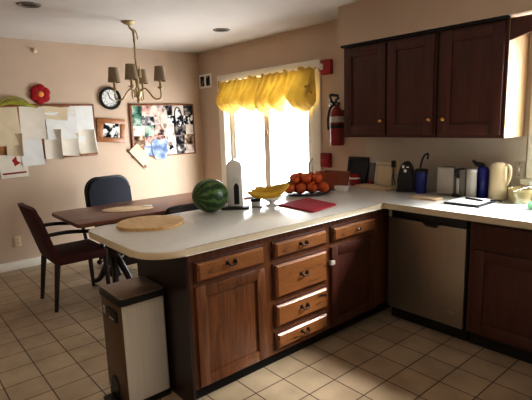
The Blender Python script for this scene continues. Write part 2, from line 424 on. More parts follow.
PX = 3.497; FX = FRX(PX)
PB = 2.92
def pen_unit(name, label, y0, y1, end=False, back_to=None):
    t = thing(name, label, 'cabinet', ((PB+PX)/2, (y0+y1)/2, 0), group=None)
    yb = y1 if back_to is None else back_to
    b = B(); box(b, (PB, y0, .10), (PX, y1, CB))
    if back_to is not None: box(b, (PB, y1, .10), (PX-.012, yb, CB))
    obj('carcass', b, M['wood'], t, smooth=0)
    b = B(); box(b, (PB, y0+(.004 if end else 0), 0), (PX-.065, yb, .10)); obj('toe_kick', b, M['toe'], t, smooth=0)
    return t
ya, yb_, yc, yd = -2.362, -1.825, -1.300, -.755
A = pen_unit('base_cabinet', 'brown base cabinet at peninsula end with one drawer above one panel door', ya, yb_, True)
b = B(); box(b, (PB-.005, ya-.016, 0), (PX+.004, ya, CB)); obj('end_panel', b, M['darkwood'], A, smooth=0)  # near-black wood paints the shade on this end
d = drawer_front(-2.335, -1.862, .697, .820, FX, M['woodh'], A); bail(d, -2.11, .775, FX)
d = panel_door('door', -2.335, -1.862, .112, .680, FX, M['wood'], A)
Bc = pen_unit('base_cabinet', 'brown base cabinet with stack of four drawers in middle of peninsula', yb_, yc)
for z0, z1 in ((.708, .820), (.455, .682), (.270, .428), (.125, .245)):
    d = drawer_front(-1.795, -1.325, z0, z1, FX, M['woodh'], Bc); bail(d, -1.555, (z0+z1)/2+.008, FX)
Cc = pen_unit('base_cabinet', 'shadowed brown base cabinet at inner corner beside dishwasher, drawer above door', yc, yd, back_to=-.003)
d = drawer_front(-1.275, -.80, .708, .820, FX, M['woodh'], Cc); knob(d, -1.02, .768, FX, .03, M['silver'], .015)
d = panel_door('door', -1.275, -.80, .112, .680, FX, M['woodd'], Cc)  # darker than the other peninsula door, corner shade put into its colour
b = B()
box(b, (PX+.002, -1.295, .56), (PX+.03, -1.255, .59), .003); obj('latch', b, M['greyl'], d)

# dishwasher
YD = -.678; DW0, DW1 = 3.536, 4.137; FY = FRY(-.645)
t = thing('dishwasher', 'stainless steel dishwasher under the worktop beside inner corner', 'dishwasher', ((DW0+DW1)/2, -.35, 0))
b = B(); box(b, (DW0, -.645, .10), (DW1, -.03, CB-.003)); obj('tub_casing', b, M['black'], t, smooth=0)
b = B(); ubox(b, DW0+.006, DW1-.004, 0, .034, .105, .798, FY, .006); dd = obj('door_panel', b, M['steel'], t)
b = B(); ubox(b, DW0+.006, DW1-.004, 0, .030, .802, .868, FY, .004); cp = obj('control_panel', b, M['black'], t); cp['label'] = 'black control strip'
b = B(); ubox(b, DW0+.008, DW0+.034, .028, .034, .802, .868, FY, .003); obj('control_end_cap', b, M['greyl'], cp)
b = B(); prism(b, [(3.82, .796), (3.945, .796), (3.925, .772), (3.85, .775)], .030, .0385, mtx=FY @ Matrix(((1, 0, 0, 0), (0, 0, 1, 0), (0, 1, 0, 0), (0, 0, 0, 1))))
obj('handle_pocket', b, M['black'], dd, smooth=0)
b = B()
for u, z, w, h in ((4.025, .205, .012, .004), (4.045, .212, .018, .004), (4.065, .205, .012, .004), (4.05, .196, .03, .003)):
    ubox(b, u-w/2, u+w/2, .033, .0352, z-h/2, z+h/2, FY)
obj('maker_mark', b, M['greyl'], dd, smooth=0)
b = B(); box(b, (DW0, -.61, 0), (DW1, -.1, .10)); obj('toe_kick', b, M['toe'], t, smooth=0)

# sink base cabinet
SB0, SB1 = 4.15, 5.20
t = thing('sink_cabinet', 'dark brown base cabinet right of dishwasher with false front above doors', 'cabinet', ((SB0+SB1)/2, -.35, 0))
FS = FRY(-.66)
b = B(); box(b, (SB0, -.66, .10), (SB1, -.03, CB)); obj('carcass', b, M['woodd'], t, smooth=0)
b = B(); box(b, (SB0, -.61, 0), (SB1, -.1, .10)); obj('toe_kick', b, M['toe'], t, smooth=0)
b = B(); ubox(b, SB0+.035, SB1-.035, 0, .012, .70, .84, FS, .003); obj('false_front', b, M['woodd'], t)
for u0, u1 in ((SB0+.035, (SB0+SB1)/2-.01), ((SB0+SB1)/2+.01, SB1-.035)):
    panel_door('door', u0, u1, .12, .675, FS, M['woodd'], t, .07)
t = thing('base_cabinet', 'dark brown base cabinet beyond the sink at far right end', 'cabinet', (5.55, -.35, 0))
b = B(); box(b, (5.21, -.66, .10), (5.9, -.03, CB)); obj('carcass', b, M['woodd'], t, smooth=0)
panel_door('door', 5.24, 5.87, .12, .84, FS, M['woodd'], t, .07)
b = B(); box(b, (5.21, -.61, 0), (5.9, -.1, .10)); obj('toe_kick', b, M['toe'], t, smooth=0)

# wall cabinets
FU = FRY(-.333); UZ0, UZ1 = 1.363, 2.118
def wall_unit(label, x0, x1, doors, knobs):
    t = thing('wall_cabinet', label, 'cabinet', ((x0+x1)/2, -.166, UZ0))
    b = B(); box(b, (x0, -.333, UZ0), (x1, -.009, UZ1+.015)); c = obj('carcass', b, M['woodd'], t, smooth=0)
    b = B(); box(b, (x0-.006, -.372, UZ1-.002), (x1+.003, -.333, UZ1+.016), .004); obj('top_moulding', b, M['toe'], t)
    for (u0, u1), ku in zip(doors, knobs):
        d = panel_door('door', u0, u1, UZ0+.022, UZ1-.012, FU, M['woodd'], t, .075)
        knob(d, ku, 1.497, FU)
    return t
wall_unit('dark brown double-door wall cabinet beside fire extinguisher', 2.832, 3.698, ((2.85, 3.268), (3.288, 3.682)), (3.232, 3.662))
u = wall_unit('dark brown single-door wall cabinet next to the sink window', 3.712, 4.185, ((3.742, 4.168),), (3.772,))
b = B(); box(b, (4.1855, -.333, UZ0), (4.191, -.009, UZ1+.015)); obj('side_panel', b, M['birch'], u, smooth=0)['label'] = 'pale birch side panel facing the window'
# scalloped valance board over the sink
b = B(); pts = [(4.192, 2.118), (4.192, 1.985)]
for k in range(1, 12): 
    s = k/12; x = 4.192+s*1.4; pts.append((x, 1.985+.075*math.sin(PI*min(1, s*1.0))**.6))
pts += [(5.607, 1.985), (5.607, 2.118)]
prism(b, pts, .314, .333, mtx=Matrix(((1, 0, 0, 0), (0, 0, -1, 0), (0, 1, 0, 0), (0, 0, 0, 1))))
tag(obj('valance_board', b, M['woodd'], smooth=20), 'dark brown arched valance board over the sink window, right of wall cabinets', 'valance board')

# ---------------------------------------------------------------- yellow balloon valance
NU, NV = 200, 24
x0, x1 = .545, 2.25
edges = [0, .285, .455, .605, .745, 1.0]      # valleys between puffs
bots = [1.63, 1.635, 1.575, 1.60, 1.60]
vals = [1.70, 1.76, 1.75, 1.77, 1.81, 1.72]
def bottom(s):
    for i in range(5):
        if s <= edges[i+1] or i == 4:
            q = (s-edges[i])/(edges[i+1]-edges[i]); v = vals[i]*(1-q)+vals[i+1]*q
            a = math.sin(PI*q)**.62 if 0 < q < 1 else 0
            return v*(1-a)+bots[i]*a, a, q, i
b = B(); grid = []
for i in range(NU+1):
    s = i/NU; zb, a, q, idx = bottom(s); row = []
    for j in range(NV+1):
        v = j/NV
        zt = 2.005+.02*s; aa = math.sin(PI*q)**.8 if 0 < q < 1 else 0
        z = zt + (zb-zt)*v
        fold = .010*math.sin(s*95+idx*1.3+2*v)*(1-.4*v)+.005*math.sin(s*211+3*v)
        y = -.055 - .135*(.35*a+.65*aa)*math.sin(PI*min(1, v*1.02)**1.7) + fold*(1.5 if v < .9 else .8) - .02
        if v > .9: y += .05*a*(v-.9)/.1
        x = x0+(x1-x0)*s + .012*math.sin(q*2*PI)*v
        row.append(b.verts.new((x, y, z)))
    grid.append(row)
for i in range(NU):
    for j in range(NV): b.faces.new((grid[i][j], grid[i+1][j], grid[i+1][j+1], grid[i][j+1]))
t = thing('window_valance', 'yellow gathered balloon valance hanging across the top of the patio door', 'curtain', (1.4, -.06, 1.6))
vo = obj('fabric', b, M['valance'], t, smooth=60)
b = B()
grid = []
for i in range(NU+1):
    s = i/NU; row = []
    for j in range(5):
        v = j/4; x = x0+(x1-x0)*s
        y = -.068-.015*math.sin(s*140)*v-.01*math.sin(s*61)
        row.append(b.verts.new((x, y, 1.998+.022*s+v*(.028+.012*math.sin(s*88)+.008*math.sin(s*37)))))
    grid.append(row)
for i in range(NU):
    for j in range(4): b.faces.new((grid[i][j], grid[i+1][j], grid[i+1][j+1], grid[i][j+1]))
obj('ruffle_heading', b, M['valance'], t, smooth=60)
b = B(); tube(b, [(x0-.03, -.05, 2.0), (x1+.02, -.05, 2.02)], .008, 8); box(b, (x0-.02, -.05, 1.985), (x0, -.022, 2.015)); box(b, (x1-.01, -.05, 2.0), (x1+.012, -.022, 2.03)); obj('rod', b, M['white'], t)
b = B()
for sgn, dz in ((-1, .0), (1, .03), (-1, -.08), (1, -.07)):
    tube(b, smooth_path([(2.215, -.135, 1.85), (2.215+sgn*.03, -.145, 1.86+dz), (2.215+sgn*.055, -.14, 1.85+dz)], 4), [.006]*4+[.010]*4+[.005], 6)
sphere(b, (2.215, -.138, 1.85), .012, 10, 8); obj('tie_bow', b, M['valance'], t)

# ---------------------------------------------------------------- wall_left decorations (wall plane x=0, facing +x)
def WL(y, z, x=0, ang=0):     # local (u right = +y, v up, w out = +x)
    return Matrix.Translation((x, y, z)) @ Matrix(((0, 0, 1, 0), (1, 0, 0, 0), (0, 1, 0, 0), (0, 0, 0, 1))) @ Matrix.Rotation(ang, 4, 'Z')
def sheet(w, h, m, name, y, z, x, ang=0, curl=(0, 0), label=None, cat='paper', group=None, nseg=8):
    """sheet pinned at its top edge; (y,z) = centre; curl = lift at bottom / at right edge"""
    b = B(); rows = []
    for j in range(nseg+1):
        r = []
        for i in range(nseg+1):
            uu = i/nseg-.5; vv = j/nseg
            d = curl[0]*max(0, vv-.3)**2*2 + curl[1]*max(0, uu+.1)**2*2 + .0012
            r.append((uu*w, h/2-vv*h, d))
        rows.append(r)
    mt = WL(y, z, x, ang)
    f = [[b.verts.new(mt @ Vector(p)) for p in r] for r in rows]
    k = [[b.verts.new(mt @ Vector((p[0], p[1], p[2]-.0008))) for p in r] for r in rows]
    n = nseg
    for j in range(n):
        for i in range(n):
            b.faces.new((f[j][i], f[j+1][i], f[j+1][i+1], f[j][i+1])); b.faces.new((k[j][i], k[j][i+1], k[j+1][i+1], k[j+1][i]))
    for i in range(n):
        b.faces.new((f[0][i], f[0][i+1], k[0][i+1], k[0][i])); b.faces.new((f[n][i+1], f[n][i], k[n][i], k[n][i+1]))
        b.faces.new((f[i+1][0], f[i][0], k[i][0], k[i+1][0])); b.faces.new((f[i][n], f[i+1][n], k[i+1][n], k[i][n]))
    o = obj(name, b, m, smooth=60, loc=(x, y, z))
    return tag(o, label, cat, group)

# cork board with papers
t = thing('cork_board', 'long cork board with wooden frame, covered in white papers', 'notice board', (0, -2.04, 1.19))
b = B(); box(b, (.001, -2.66, 1.20), (.012, -1.50, 1.765)); obj('cork_panel', b, M['cork'], t, smooth=0)
b = B(); box(b, (.001, -2.68, 1.762), (.022, -1.487, 1.782), .003); box(b, (.001, -2.68, 1.185), (.022, -1.487, 1.203), .003)
box(b, (.001, -2.68, 1.203), (.022, -2.66, 1.762), .003); box(b, (.001, -1.502, 1.203), (.022, -1.487, 1.762), .003); obj('frame', b, M['frame'], t)
PG = 'papers pinned on the cork board'
pp = [  # w,h,mat,y,z,layer,ang,curl,label
 (.29, .40, 'paper2', -2.44, 1.55, 0, .03, (.02, .0), 'cream paper at far left end of cork board, cut by photo edge'),
 (.25, .345, 'paper', -2.165, 1.585, 1, -.03, (.01, .02), 'white paper below the lime ribbon on cork board'),
 (.27, .14, 'paper2', -1.93, 1.685, 2, -.12, (.01, .02), 'cream slip along top of cork board below the red flower'),
 (.17, .10, 'paper', -1.79, 1.70, 1, .05, (.01, .01), 'small white slip at cork board top, between flower and tall sheet'),
 (.33, .30, 'paper3', -1.865, 1.545, 4, .015, (.015, .01), 'wide white letter sheet in the middle of cork board'),
 (.255, .54, 'paper3', -1.625, 1.50, 3, .03, (.02, .0), 'tall white sheet hanging at right end of cork board'),
 (.19, .27, 'paper', -1.615, 1.355, 6, .02, (.05, .05), 'small curled white sheet overlapping lower right of cork board'),
 (.20, .26, 'paper', -1.81, 1.335, 5, -.10, (.04, .03), 'white curled sheet at bottom of cork board left of the rightmost curled sheet'),
 (.17, .33, 'paper', -1.985, 1.345, 3, -.04, (.03, .06), 'narrow curled white sheet at bottom middle of cork board'),
 (.225, .32, 'paper3', -2.205, 1.285, 5, .03, (.01, .01), 'blank white sheet hanging below cork board edge, left of middle'),
 (.15, .24, 'paper2', -2.37, 1.36, 3, -.05, (.02, .04), 'small cream note at left of cork board above the certificate'),
]
for w, h, m, y, z, l, a, c, lab in pp:
    sheet(w, h, M[m], 'paper_sheet', y, z, .013+.0016*l, a, c, lab, group=PG)
b = B(); mt = WL(-2.40, 1.135, .021, .03)
box(b, (-.135, -.125, 0), (.135, .125, .0012), mtx=mt)
cd = tag(obj('greeting_card', b, M['paper'], loc=(.021, -2.40, 1.0)), 'white card with red emblem and dark red bottom bar, lower left below cork board', 'card')
b = B(); box(b, (-.115, -.085, .001), (.115, -.068, .002), mtx=mt); obj('printed_bar', b, M['redd'], cd, smooth=0)
b = B(); prism(b, [(.0, .03), (.045, .07), (.05, .02), (.085, -.005), (.045, -.02), (.02, -.035), (.015, 0)], .001, .002, mtx=mt @ Matrix.Translation((-.01, .03, 0))); obj('printed_emblem', b, M['red'], cd, smooth=0)
# lime ribbon over the board
t = thing('lime_bag', 'lime green fabric bag with looped strap draped over cork board top', 'bag', (.03, -2.26, 1.74))
b = B()
pts = smooth_path([(.03, -2.50, 1.755), (.035, -2.38, 1.80), (.04, -2.28, 1.80), (.045, -2.20, 1.775), (.04, -2.10, 1.75)], 6)
tube(b, pts, [.010+.020*math.sin(PI*(.1+.9*i/(len(pts)-1)))**2 for i in range(len(pts))], 10, sx=.45); obj('pouch', b, M['limec'], t)
b = B(); tube(b, smooth_path([(.03, -2.49, 1.775), (.035, -2.42, 1.83), (.035, -2.33, 1.855), (.035, -2.24, 1.835), (.035, -2.19, 1.79)], 6), .008, 8); obj('strap', b, M['limec'], t)
# felt flower
t = thing('felt_flower', 'red felt flower with orange centre on the wall above cork board', 'wall decoration', (.0, -2.055, 1.89))
for k in range(6):
    a = k*PI/3+.4; b = B()
    sphere(b, (.018, -2.055+.056*math.cos(a), 1.89+.056*math.sin(a)), (.016, .052, .052), 16, 10); obj('petal', b, M['petal'], t)
b = B(); sphere(b, (.032, -2.055, 1.89), (.014, .033, .033), 16, 10); obj('flower_centre', b, M['orangec'], t)['label'] = 'orange round centre'
# clock
t = thing('wall_clock', 'round wall clock with black rim and white face', 'clock', (0, -1.278, 1.852))
b = B(); R = .118
tube(b, [(.02, -1.278+R*math.cos(2*PI*k/40), 1.852+R*math.sin(2*PI*k/40)) for k in range(40)], .017, 10, closed=True); obj('rim', b, M['black'], t)
b = B(); lathe(b, [(R, .001), (R, .014), (0, .014)], 40, WL(-1.278, 1.852)); fc = obj('dial', b, M['paper3'], t)
b = B()
for k in range(12):
    a = k*PI/6; box(b, (-.004, .078, .014), (.004, .096, .0155), mtx=WL(-1.278, 1.852, 0, a))
tube(b, [WL(-1.278, 1.852) @ Vector((.062*math.cos(2*PI*k/36), .062*math.sin(2*PI*k/36), .0145)) for k in range(36)], .0016, 6, closed=True)
obj('hour_marks', b, M['grey'], fc, smooth=0)
for ln, a, wd in ((.05, -2.2, .004), (.075, .35, .003)):
    b = B(); box(b, (-wd, -.01, .017), (wd, ln, .019), mtx=WL(-1.278, 1.852, 0, a)); obj('clock_hand', b, M['black'], fc, smooth=0)
# small framed picture, tilted
t = thing('framed_picture', 'small wood-framed black and white picture hung crooked between the boards', 'picture', (0, -1.302, 1.34))
mt = WL(-1.302, 1.470, .003, -.09)
b = B(); fw, fh, ft = .172, .142, .058
for lo, hi in (((-fw, -fh, 0), (fw, -fh+ft, .02)), ((-fw, fh-ft, 0), (fw, fh, .02)), ((-fw, -fh+ft, 0), (-fw+ft+.02, fh-ft, .02)), ((fw-ft, -fh+ft, 0), (fw, fh-ft, .02))): box(b, lo, hi, .003, mtx=mt)
obj('frame', b, M['framel'], t)
b = B(); box(b, (-fw+.045, -fh+.045, .002), (fw-.045, fh-.045, .012), mtx=mt); obj('print', b, PH['bw'], t, smooth=0)

# photo collage board
t = thing('photo_board', 'brown-framed pinboard covered in snapshots near the room corner', 'notice board', (0, -.58, 1.12))
b = B(); box(b, (.001, -1.03, 1.125), (.012, -.137, 1.775)); obj('cork_panel', b, M['cork'], t, smooth=0)
b = B(); box(b, (.001, -1.05, 1.765), (.022, -.13, 1.787), .003); box(b, (.001, -1.05, 1.115), (.022, -1.018, 1.766), .003); box(b, (.001, -.147, 1.115), (.022, -.13, 1.766), .003); box(b, (.001, -1.018, 1.115), (.022, -.147, 1.13), .003)
obj('frame', b, M['frame'], t)
rowsN = ['top row', 'second row', 'third row', 'fourth row', 'bottom row']; colsN = ['leftmost', 'second from left', 'third from left', 'third from right', 'second from right', 'rightmost']
pal = [['green', 'pink', 'pale', 'dark', 'pale', 'dark'], ['green', 'grey', 'pale', 'bw', 'dark', 'bw'], ['pale', 'green', 'pink', 'pale', 'dark', 'pale'], ['brown', 'pink', 'pink', 'pale', 'dark', 'brown'], ['pale', 'blue', 'pale', 'bw', 'grey', 'pale']]
cname = {'green': 'greenish', 'pink': 'pinkish', 'pale': 'pale', 'dark': 'dark', 'bw': 'black and white', 'brown': 'brown', 'blue': 'bluish', 'grey': 'grey'}
for r in range(5):
    for c in range(6):
        if (r, c) in ((4, 0),): continue
        y = -.955+.148*c+random.uniform(-.012, .012); z = 1.705-.127*r+random.uniform(-.01, .01)
        w, h = random.choice(((.165, .14), (.15, .145), (.17, .13)))
        b = B(); lay = .0125+.0011*((r*6+c*5) % 7)
        mt = WL(y, z, lay, random.uniform(-.10, .10)); box(b, (-w/2, -h/2, 0), (w/2, h/2, .001), mtx=mt)
        tag(obj('snapshot', b, PH[pal[r][c]], smooth=0, loc=(lay, y, z)), '%s snapshot on the photo board, %s, %s' % (cname[pal[r][c]], rowsN[r], colsN[c]), 'photo', 'snapshots on the photo board')
# oval cut-out photo, figure cut-outs, shirt shape, hanging strip
def cut(poly, y, z, x, m, label, ang=0, name='cutout_photo'):
    b = B(); prism(b, poly, 0, .0012, mtx=WL(y, z, x, ang)); return tag(obj(name, b, m, smooth=0, loc=(x, y, z)), label, 'photo', 'snapshots on the photo board')
ell = lambda a, c, n=24: [(a*math.cos(2*PI*k/n), c*math.sin(2*PI*k/n)) for k in range(n)]
cut(ell(.052, .13), -.372, 1.61, .0215, PH['bw'], 'tall oval dark-rimmed photo at upper right of photo board', .1)
b = B(); tube(b, [WL(-.372, 1.61, .024, .1) @ Vector((.052*math.cos(2*PI*k/32), .13*math.sin(2*PI*k/32), 0)) for k in range(32)], .008, 6, closed=True)
bpy_o = obj('oval_rim', b, M['black'], bpy.data.objects['cutout_photo'])
cut(ell(.055, .14), -.585, 1.60, .0213, PH['pale'], 'long pale figure cutout at upper middle of photo board', -.05)
cut([(-.075, -.14), (.06, -.15), (.115, -.06), (.10, .03), (.125, .07), (.06, .115), (0, .10), (-.06, .12), (-.125, .085), (-.115, -.05)], -.665, 1.225, .0225, PH['blue'], 'pale blue shirt-shaped cutout at bottom of photo board', 0)
b = B(); box(b, (-.072, -.13, 0), (.072, .13, .0015), mtx=WL(-.955, 1.155, .0235, .72))
tag(obj('paper_strip', b, M['paper2'], smooth=0, loc=(.0235, -.955, 1.155)), 'cream card hanging askew off bottom left corner of photo board', 'card')
b = B(); box(b, (-.018, -.16, 0), (.018, .16, .006), mtx=WL(-.99, 1.105, .0165, .72))
tag(obj('wooden_stick', b, M['frame'], smooth=0, loc=(.0165, -.99, 1.1)), 'brown wooden strip slanting below bottom left of photo board', 'stick')
# outlet, wall hook
t = thing('wall_outlet', 'cream wall outlet low on the left wall behind maroon chair', 'outlet', (0, -2.452, .27))
b = B(); box(b, (.0, -2.488, .252), (.007, -2.416, .372), .003); obj('cover_plate', b, M['paper2'], t)
b = B(); prism(b, rounded(-.018, -.042, .018, .042, .012), .007, .0095, mtx=WL(-2.452, .312)); ob = obj('socket', b, M['cream'], t)
b = B()
for dz in (-.02, .02):
    for dy in (-.007, .007): box(b, (.009, -2.452+dy-.0015, .312+dz-.006), (.0102, -2.452+dy+.0015, .312+dz+.006))
obj('slots', b, M['black'], ob, smooth=0)
b = B(); lathe(b, [(.026, 0), (.026, .012), (.016, .02), (.012, .035), (0, .037)], 16, WL(-2.06, 2.345)); tag(obj('wall_hook', b, M['paper2']), 'small pale round hook high on the left wall near ceiling', 'hook')

# ---------------------------------------------------------------- wall_back fittings (y=0, facing -y)
WB = lambda x, z, y=0, a=0: Matrix.Translation((x, y, z)) @ Matrix(((1, 0, 0, 0), (0, 0, -1, 0), (0, 1, 0, 0), (0, 0, 0, 1))) @ Matrix.Rotation(a, 4, 'Z')
t = thing('double_picture_frame', 'small white frame with two dark panes high beside the corner', 'picture', (.17, 0, 1.985))
b = B(); mt = WB(.17, 2.078, -.002)
for lo, hi in (((-.145, -.09, 0), (.145, -.065, .018)), ((-.145, .065, 0), (.145, .09, .018)), ((-.145, -.065, 0), (-.118, .065, .018)), ((.118, -.065, 0), (.145, .065, .018)), ((-.018, -.065, 0), (.018, .065, .018))): box(b, lo, hi, .002, mtx=mt)
obj('frame', b, M['white'], t)
for s in (-1, 1):
    b = B(); box(b, (s*.068-.052, -.068, .001), (s*.068+.052, .068, .01), mtx=mt); obj('dark_pane', b, PH['dark'], t, smooth=0)
t = thing('fire_alarm_strobe', 'red fire alarm strobe high on wall right of patio door', 'fire alarm', (2.352, 0, 1.96))
b = B(); box(b, (2.287, -.045, 1.96), (2.417, -0, 2.10), .008); obj('housing', b, M['red'], t)
b = B(); box(b, (2.292, -.062, 2.005), (2.335, -.043, 2.065), .006); obj('lens', b, M['ceramic'], t)['label'] = 'white strobe lens'
t = thing('fire_pull_station', 'dark red fire alarm pull box on wall above terracotta planter', 'fire alarm', (2.337, 0, 1.04))
b = B(); box(b, (2.277, -.05, 1.04), (2.397, -0, 1.185), .008); obj('housing', b, M['redd'], t)
b = B(); box(b, (2.29, -.062, 1.10), (2.384, -.048, 1.125), .004); obj('pull_bar', b, M['red'], t)
# extinguisher
ex, ey = 2.55, -.10
t = thing('fire_extinguisher', 'red fire extinguisher hung on wall beside the wall cabinets', 'fire extinguisher', (ex, ey, 1.345))
t.scale = (1, 1, 1.1); t.location.z = 1.272
b = B(); lathe(b, [(0, 1.345), (.062, 1.345), (.068, 1.36), (.068, 1.60), (.060, 1.635), (.035, 1.665), (.022, 1.675), (.022, 1.69), (0, 1.69)], 24, Matrix.Translation((ex, ey, 0))); cy = obj('cylinder', b, M['redd'], t)
b = B(); lathe(b, [(.0688, 1.545), (.0688, 1.595)], 24, Matrix.Translation((ex, ey, 0)), cap=False); obj('label_band', b, M['greyl'], cy)
b = B(); lathe(b, [(.0695, 1.495), (.0705, 1.50), (.0705, 1.525), (.0695, 1.53)], 24, Matrix.Translation((ex, ey, 0)), cap=False); box(b, (ex-.02, -.035, 1.45), (ex+.02, -.001, 1.65)); obj('bracket_strap', b, M['black'], t)
b = B(); box(b, (ex-.022, ey-.022, 1.69), (ex+.022, ey+.022, 1.715), .004)
tube(b, smooth_path([(ex+.0, ey, 1.71), (ex+.01, ey-.03, 1.73), (ex+.07, ey-.06, 1.748)], 4), .011, 8); tube(b, smooth_path([(ex, ey, 1.70), (ex+.02, ey-.03, 1.703), (ex+.07, ey-.06, 1.70)], 4), .009, 8)
obj('valve_handle', b, M['black'], t)
b = B(); tube(b, smooth_path([(ex, ey, 1.70), (ex-.05, ey-.02, 1.725), (ex-.02, ey-.07, 1.775), (ex+.06, ey-.05, 1.765)], 6), .012, 8); tube(b, smooth_path([(ex-.02, ey, 1.70), (ex-.07, ey-.015, 1.67), (ex-.088, ey-.03, 1.58), (ex-.085, ey-.03, 1.48)], 6), .011, 8); obj('hose', b, M['black'], t)
b = B(); tube(b, [(ex-.03, ey-.022, 1.70), (ex-.075, ey-.03, 1.70)], .014, 10); obj('gauge', b, M['silver'], t)

# ---------------------------------------------------------------- ceiling fittings
for (x, y), lab in (((1.535, -2.466), 'round dark recessed ceiling light at top left of photo'), ((1.50, -.66), 'round recessed ceiling light near the room corner by patio door')):
    t = thing('recessed_light', lab, 'ceiling light', (x, y, H), group='recessed ceiling lights')
    b = B(); lathe(b, [(.05, H-.003), (.075, H-.010), (.085, H-.006), (.086, H-.0002)], 32, Matrix.Translation((x, y, 0)), cap=False); obj('trim_ring', b, M['grey'], t)
    b = B(); lathe(b, [(.0, H-.002), (.055, H-.004), (.055, H-.001), (0, H-.0005)], 32, Matrix.Translation((x, y, 0))); obj('baffle', b, M['iron'], t)
# chandelier
cx, cy_ = 1.39, -1.565
t = thing('chandelier', 'aged brass chandelier with four taupe shades hanging over dining table', 'chandelier', (cx, cy_, 1.72))
b = B(); lathe(b, [(0, H-.03), (.02, H-.03), (.05, H-.018), (.062, H-.006), (.062, H-.0005), (0, H-.0005)], 24, Matrix.Translation((cx-.02, cy_-.03, 0))); obj('canopy', b, M['brass'], t)
b = B()
tube(b, smooth_path([(cx-.02, cy_-.03, H-.02), (cx-.018, cy_-.025, 2.40), (cx, cy_-.005, 2.37), (cx, cy_, 2.30)], 5), .010, 8)
for k in range(7):
    z = 2.37-.038*k
    tube(b, [(cx+(.010*math.cos(2*PI*q/10) if k % 2 else 0), cy_+(0 if k % 2 else .010*math.cos(2*PI*q/10)), z+.024*math.sin(2*PI*q/10)) for q in range(10)], .0035, 6, closed=True)
tube(b, smooth_path([(cx+.012, cy_+.012, 2.38), (cx+.02, cy_+.022, 2.34), (cx+.012, cy_+.03, 2.30)], 4), .006, 6)
tube(b, [(cx, cy_, 2.36), (cx, cy_, 2.08)], .008, 8); obj('chain', b, M['brass'], t)
b = B(); lathe(b, [(0, 1.722), (.012, 1.73), (.018, 1.75), (.010, 1.77), (.03, 1.80), (.038, 1.825), (.022, 1.85), (.014, 1.88), (.018, 1.93), (.011, 1.98), (.013, 2.05), (.008, 2.10), (0, 2.11)], 20, Matrix.Translation((cx, cy_, 0))); obj('stem', b, M['brass'], t)
base_a = math.atan2(.76, .65)
for k in range(4):
    a = base_a + math.radians(2) + k*PI/2; dx, dy = math.cos(a), math.sin(a); rr = .212
    P = lambda r, z: (cx+dx*r, cy_+dy*r, z)
    b = B(); tube(b, smooth_path([P(.02, 1.82), P(.06, 1.86), P(.10, 1.83), P(.15, 1.765), P(.21, 1.77), P(rr, 1.83), P(rr, 1.86)], 5), .0075, 8); ar = obj('arm', b, M['brass'], t)
    b = B(); lathe(b, [(0, 1.845), (.012, 1.85), (.030, 1.868), (.026, 1.872), (.011, 1.874), (.011, 1.93), (0, 1.93)], 16, Matrix.Translation(P(rr, 0))); obj('candle_cup', b, M['brass'], ar)
    b = B(); lathe(b, [(.057, 1.922), (.042, 2.055), (.0405, 2.055), (.0555, 1.922)], 24, Matrix.Translation(P(rr, 0)), cap=False); lathe(b, [(.006, 2.05), (.041, 2.05), (.041, 2.053), (.006, 2.053)], 24, Matrix.Translation(P(rr, 0)))
    obj('lamp_shade', b, M['shade'], ar)
b = B(); tube(b, [(cx+.012, cy_+.03, 1.96), (cx+.012, cy_+.03, 2.06)], .009, 10); obj('candle_sleeve', b, M['cream'], t)

# ---------------------------------------------------------------- dining table
TT = .745
tx0, tx1, ty0, ty1 = .97, 1.75, -2.335, -.44
t = thing('dining_table', 'long brown wooden dining table on dark curved pedestal legs', 'table', ((tx0+tx1)/2, (ty0+ty1)/2, 0))
b = B(); prism(b, rounded(tx0, ty0, tx1, ty1, [.05, .03, .06, .06], 5), TT-.032, TT, .006); obj('tabletop', b, M['table'], t)
b = B(); box(b, (tx0+.10, ty0+.30, TT-.10), (tx1-.10, ty1-.14, TT-.032)); obj('apron', b, M['darkwood'], t, smooth=0)
tcx = (tx0+tx1)/2
for yy in (-1.92, -.86):
    b = B(); lathe(b, [(.05, .12), (.065, .16), (.04, .22), (.06, .34), (.075, .42), (.045, .52), (.05, .58), (.09, .64), (.09, .645)], 18, Matrix.Translation((tcx, yy, 0))); pe = obj('pedestal', b, M['darkwood'], t)
    for sx in (-1, 1):
        for sy in (-1, 1):
            b = B(); tube(b, smooth_path([(tcx+sx*.03, yy+sy*.02, .30), (tcx+sx*.10, yy+sy*.04, .22), (tcx+sx*.19, yy+sy*.08, .07), (tcx+sx*.28, yy+sy*.12, .025)], 6), [.035-.0007*i for i in range(19)][:19], 8); obj('foot', b, M['darkwood'], pe)
b = B(); box(b, (tcx-.03, -1.92, .20), (tcx+.03, -.86, .27)); obj('stretcher', b, M['darkwood'], t, smooth=0)
# oval place mat and card
b = B(); n = 40
mt = Matrix.Translation((1.405, -1.765, TT)) @ Matrix.Rotation(math.radians(60), 4, 'Z')
prism(b, [(.235*math.cos(2*PI*k/n), .145*math.sin(2*PI*k/n)) for k in range(n)], .0004, .006, .002, mt); tag(obj('place_mat', b, M['matt']), 'oval pale straw place mat on the dining table', 'place mat')
b = B(); box(b, (-.045, -.03, .0064), (.045, .03, .011), .001, Matrix.Translation((1.415, -1.575, TT)) @ Matrix.Rotation(.9, 4, 'Z')); tag(obj('white_card', b, M['ceramic']), 'small white folded card at far end of oval place mat', 'card')

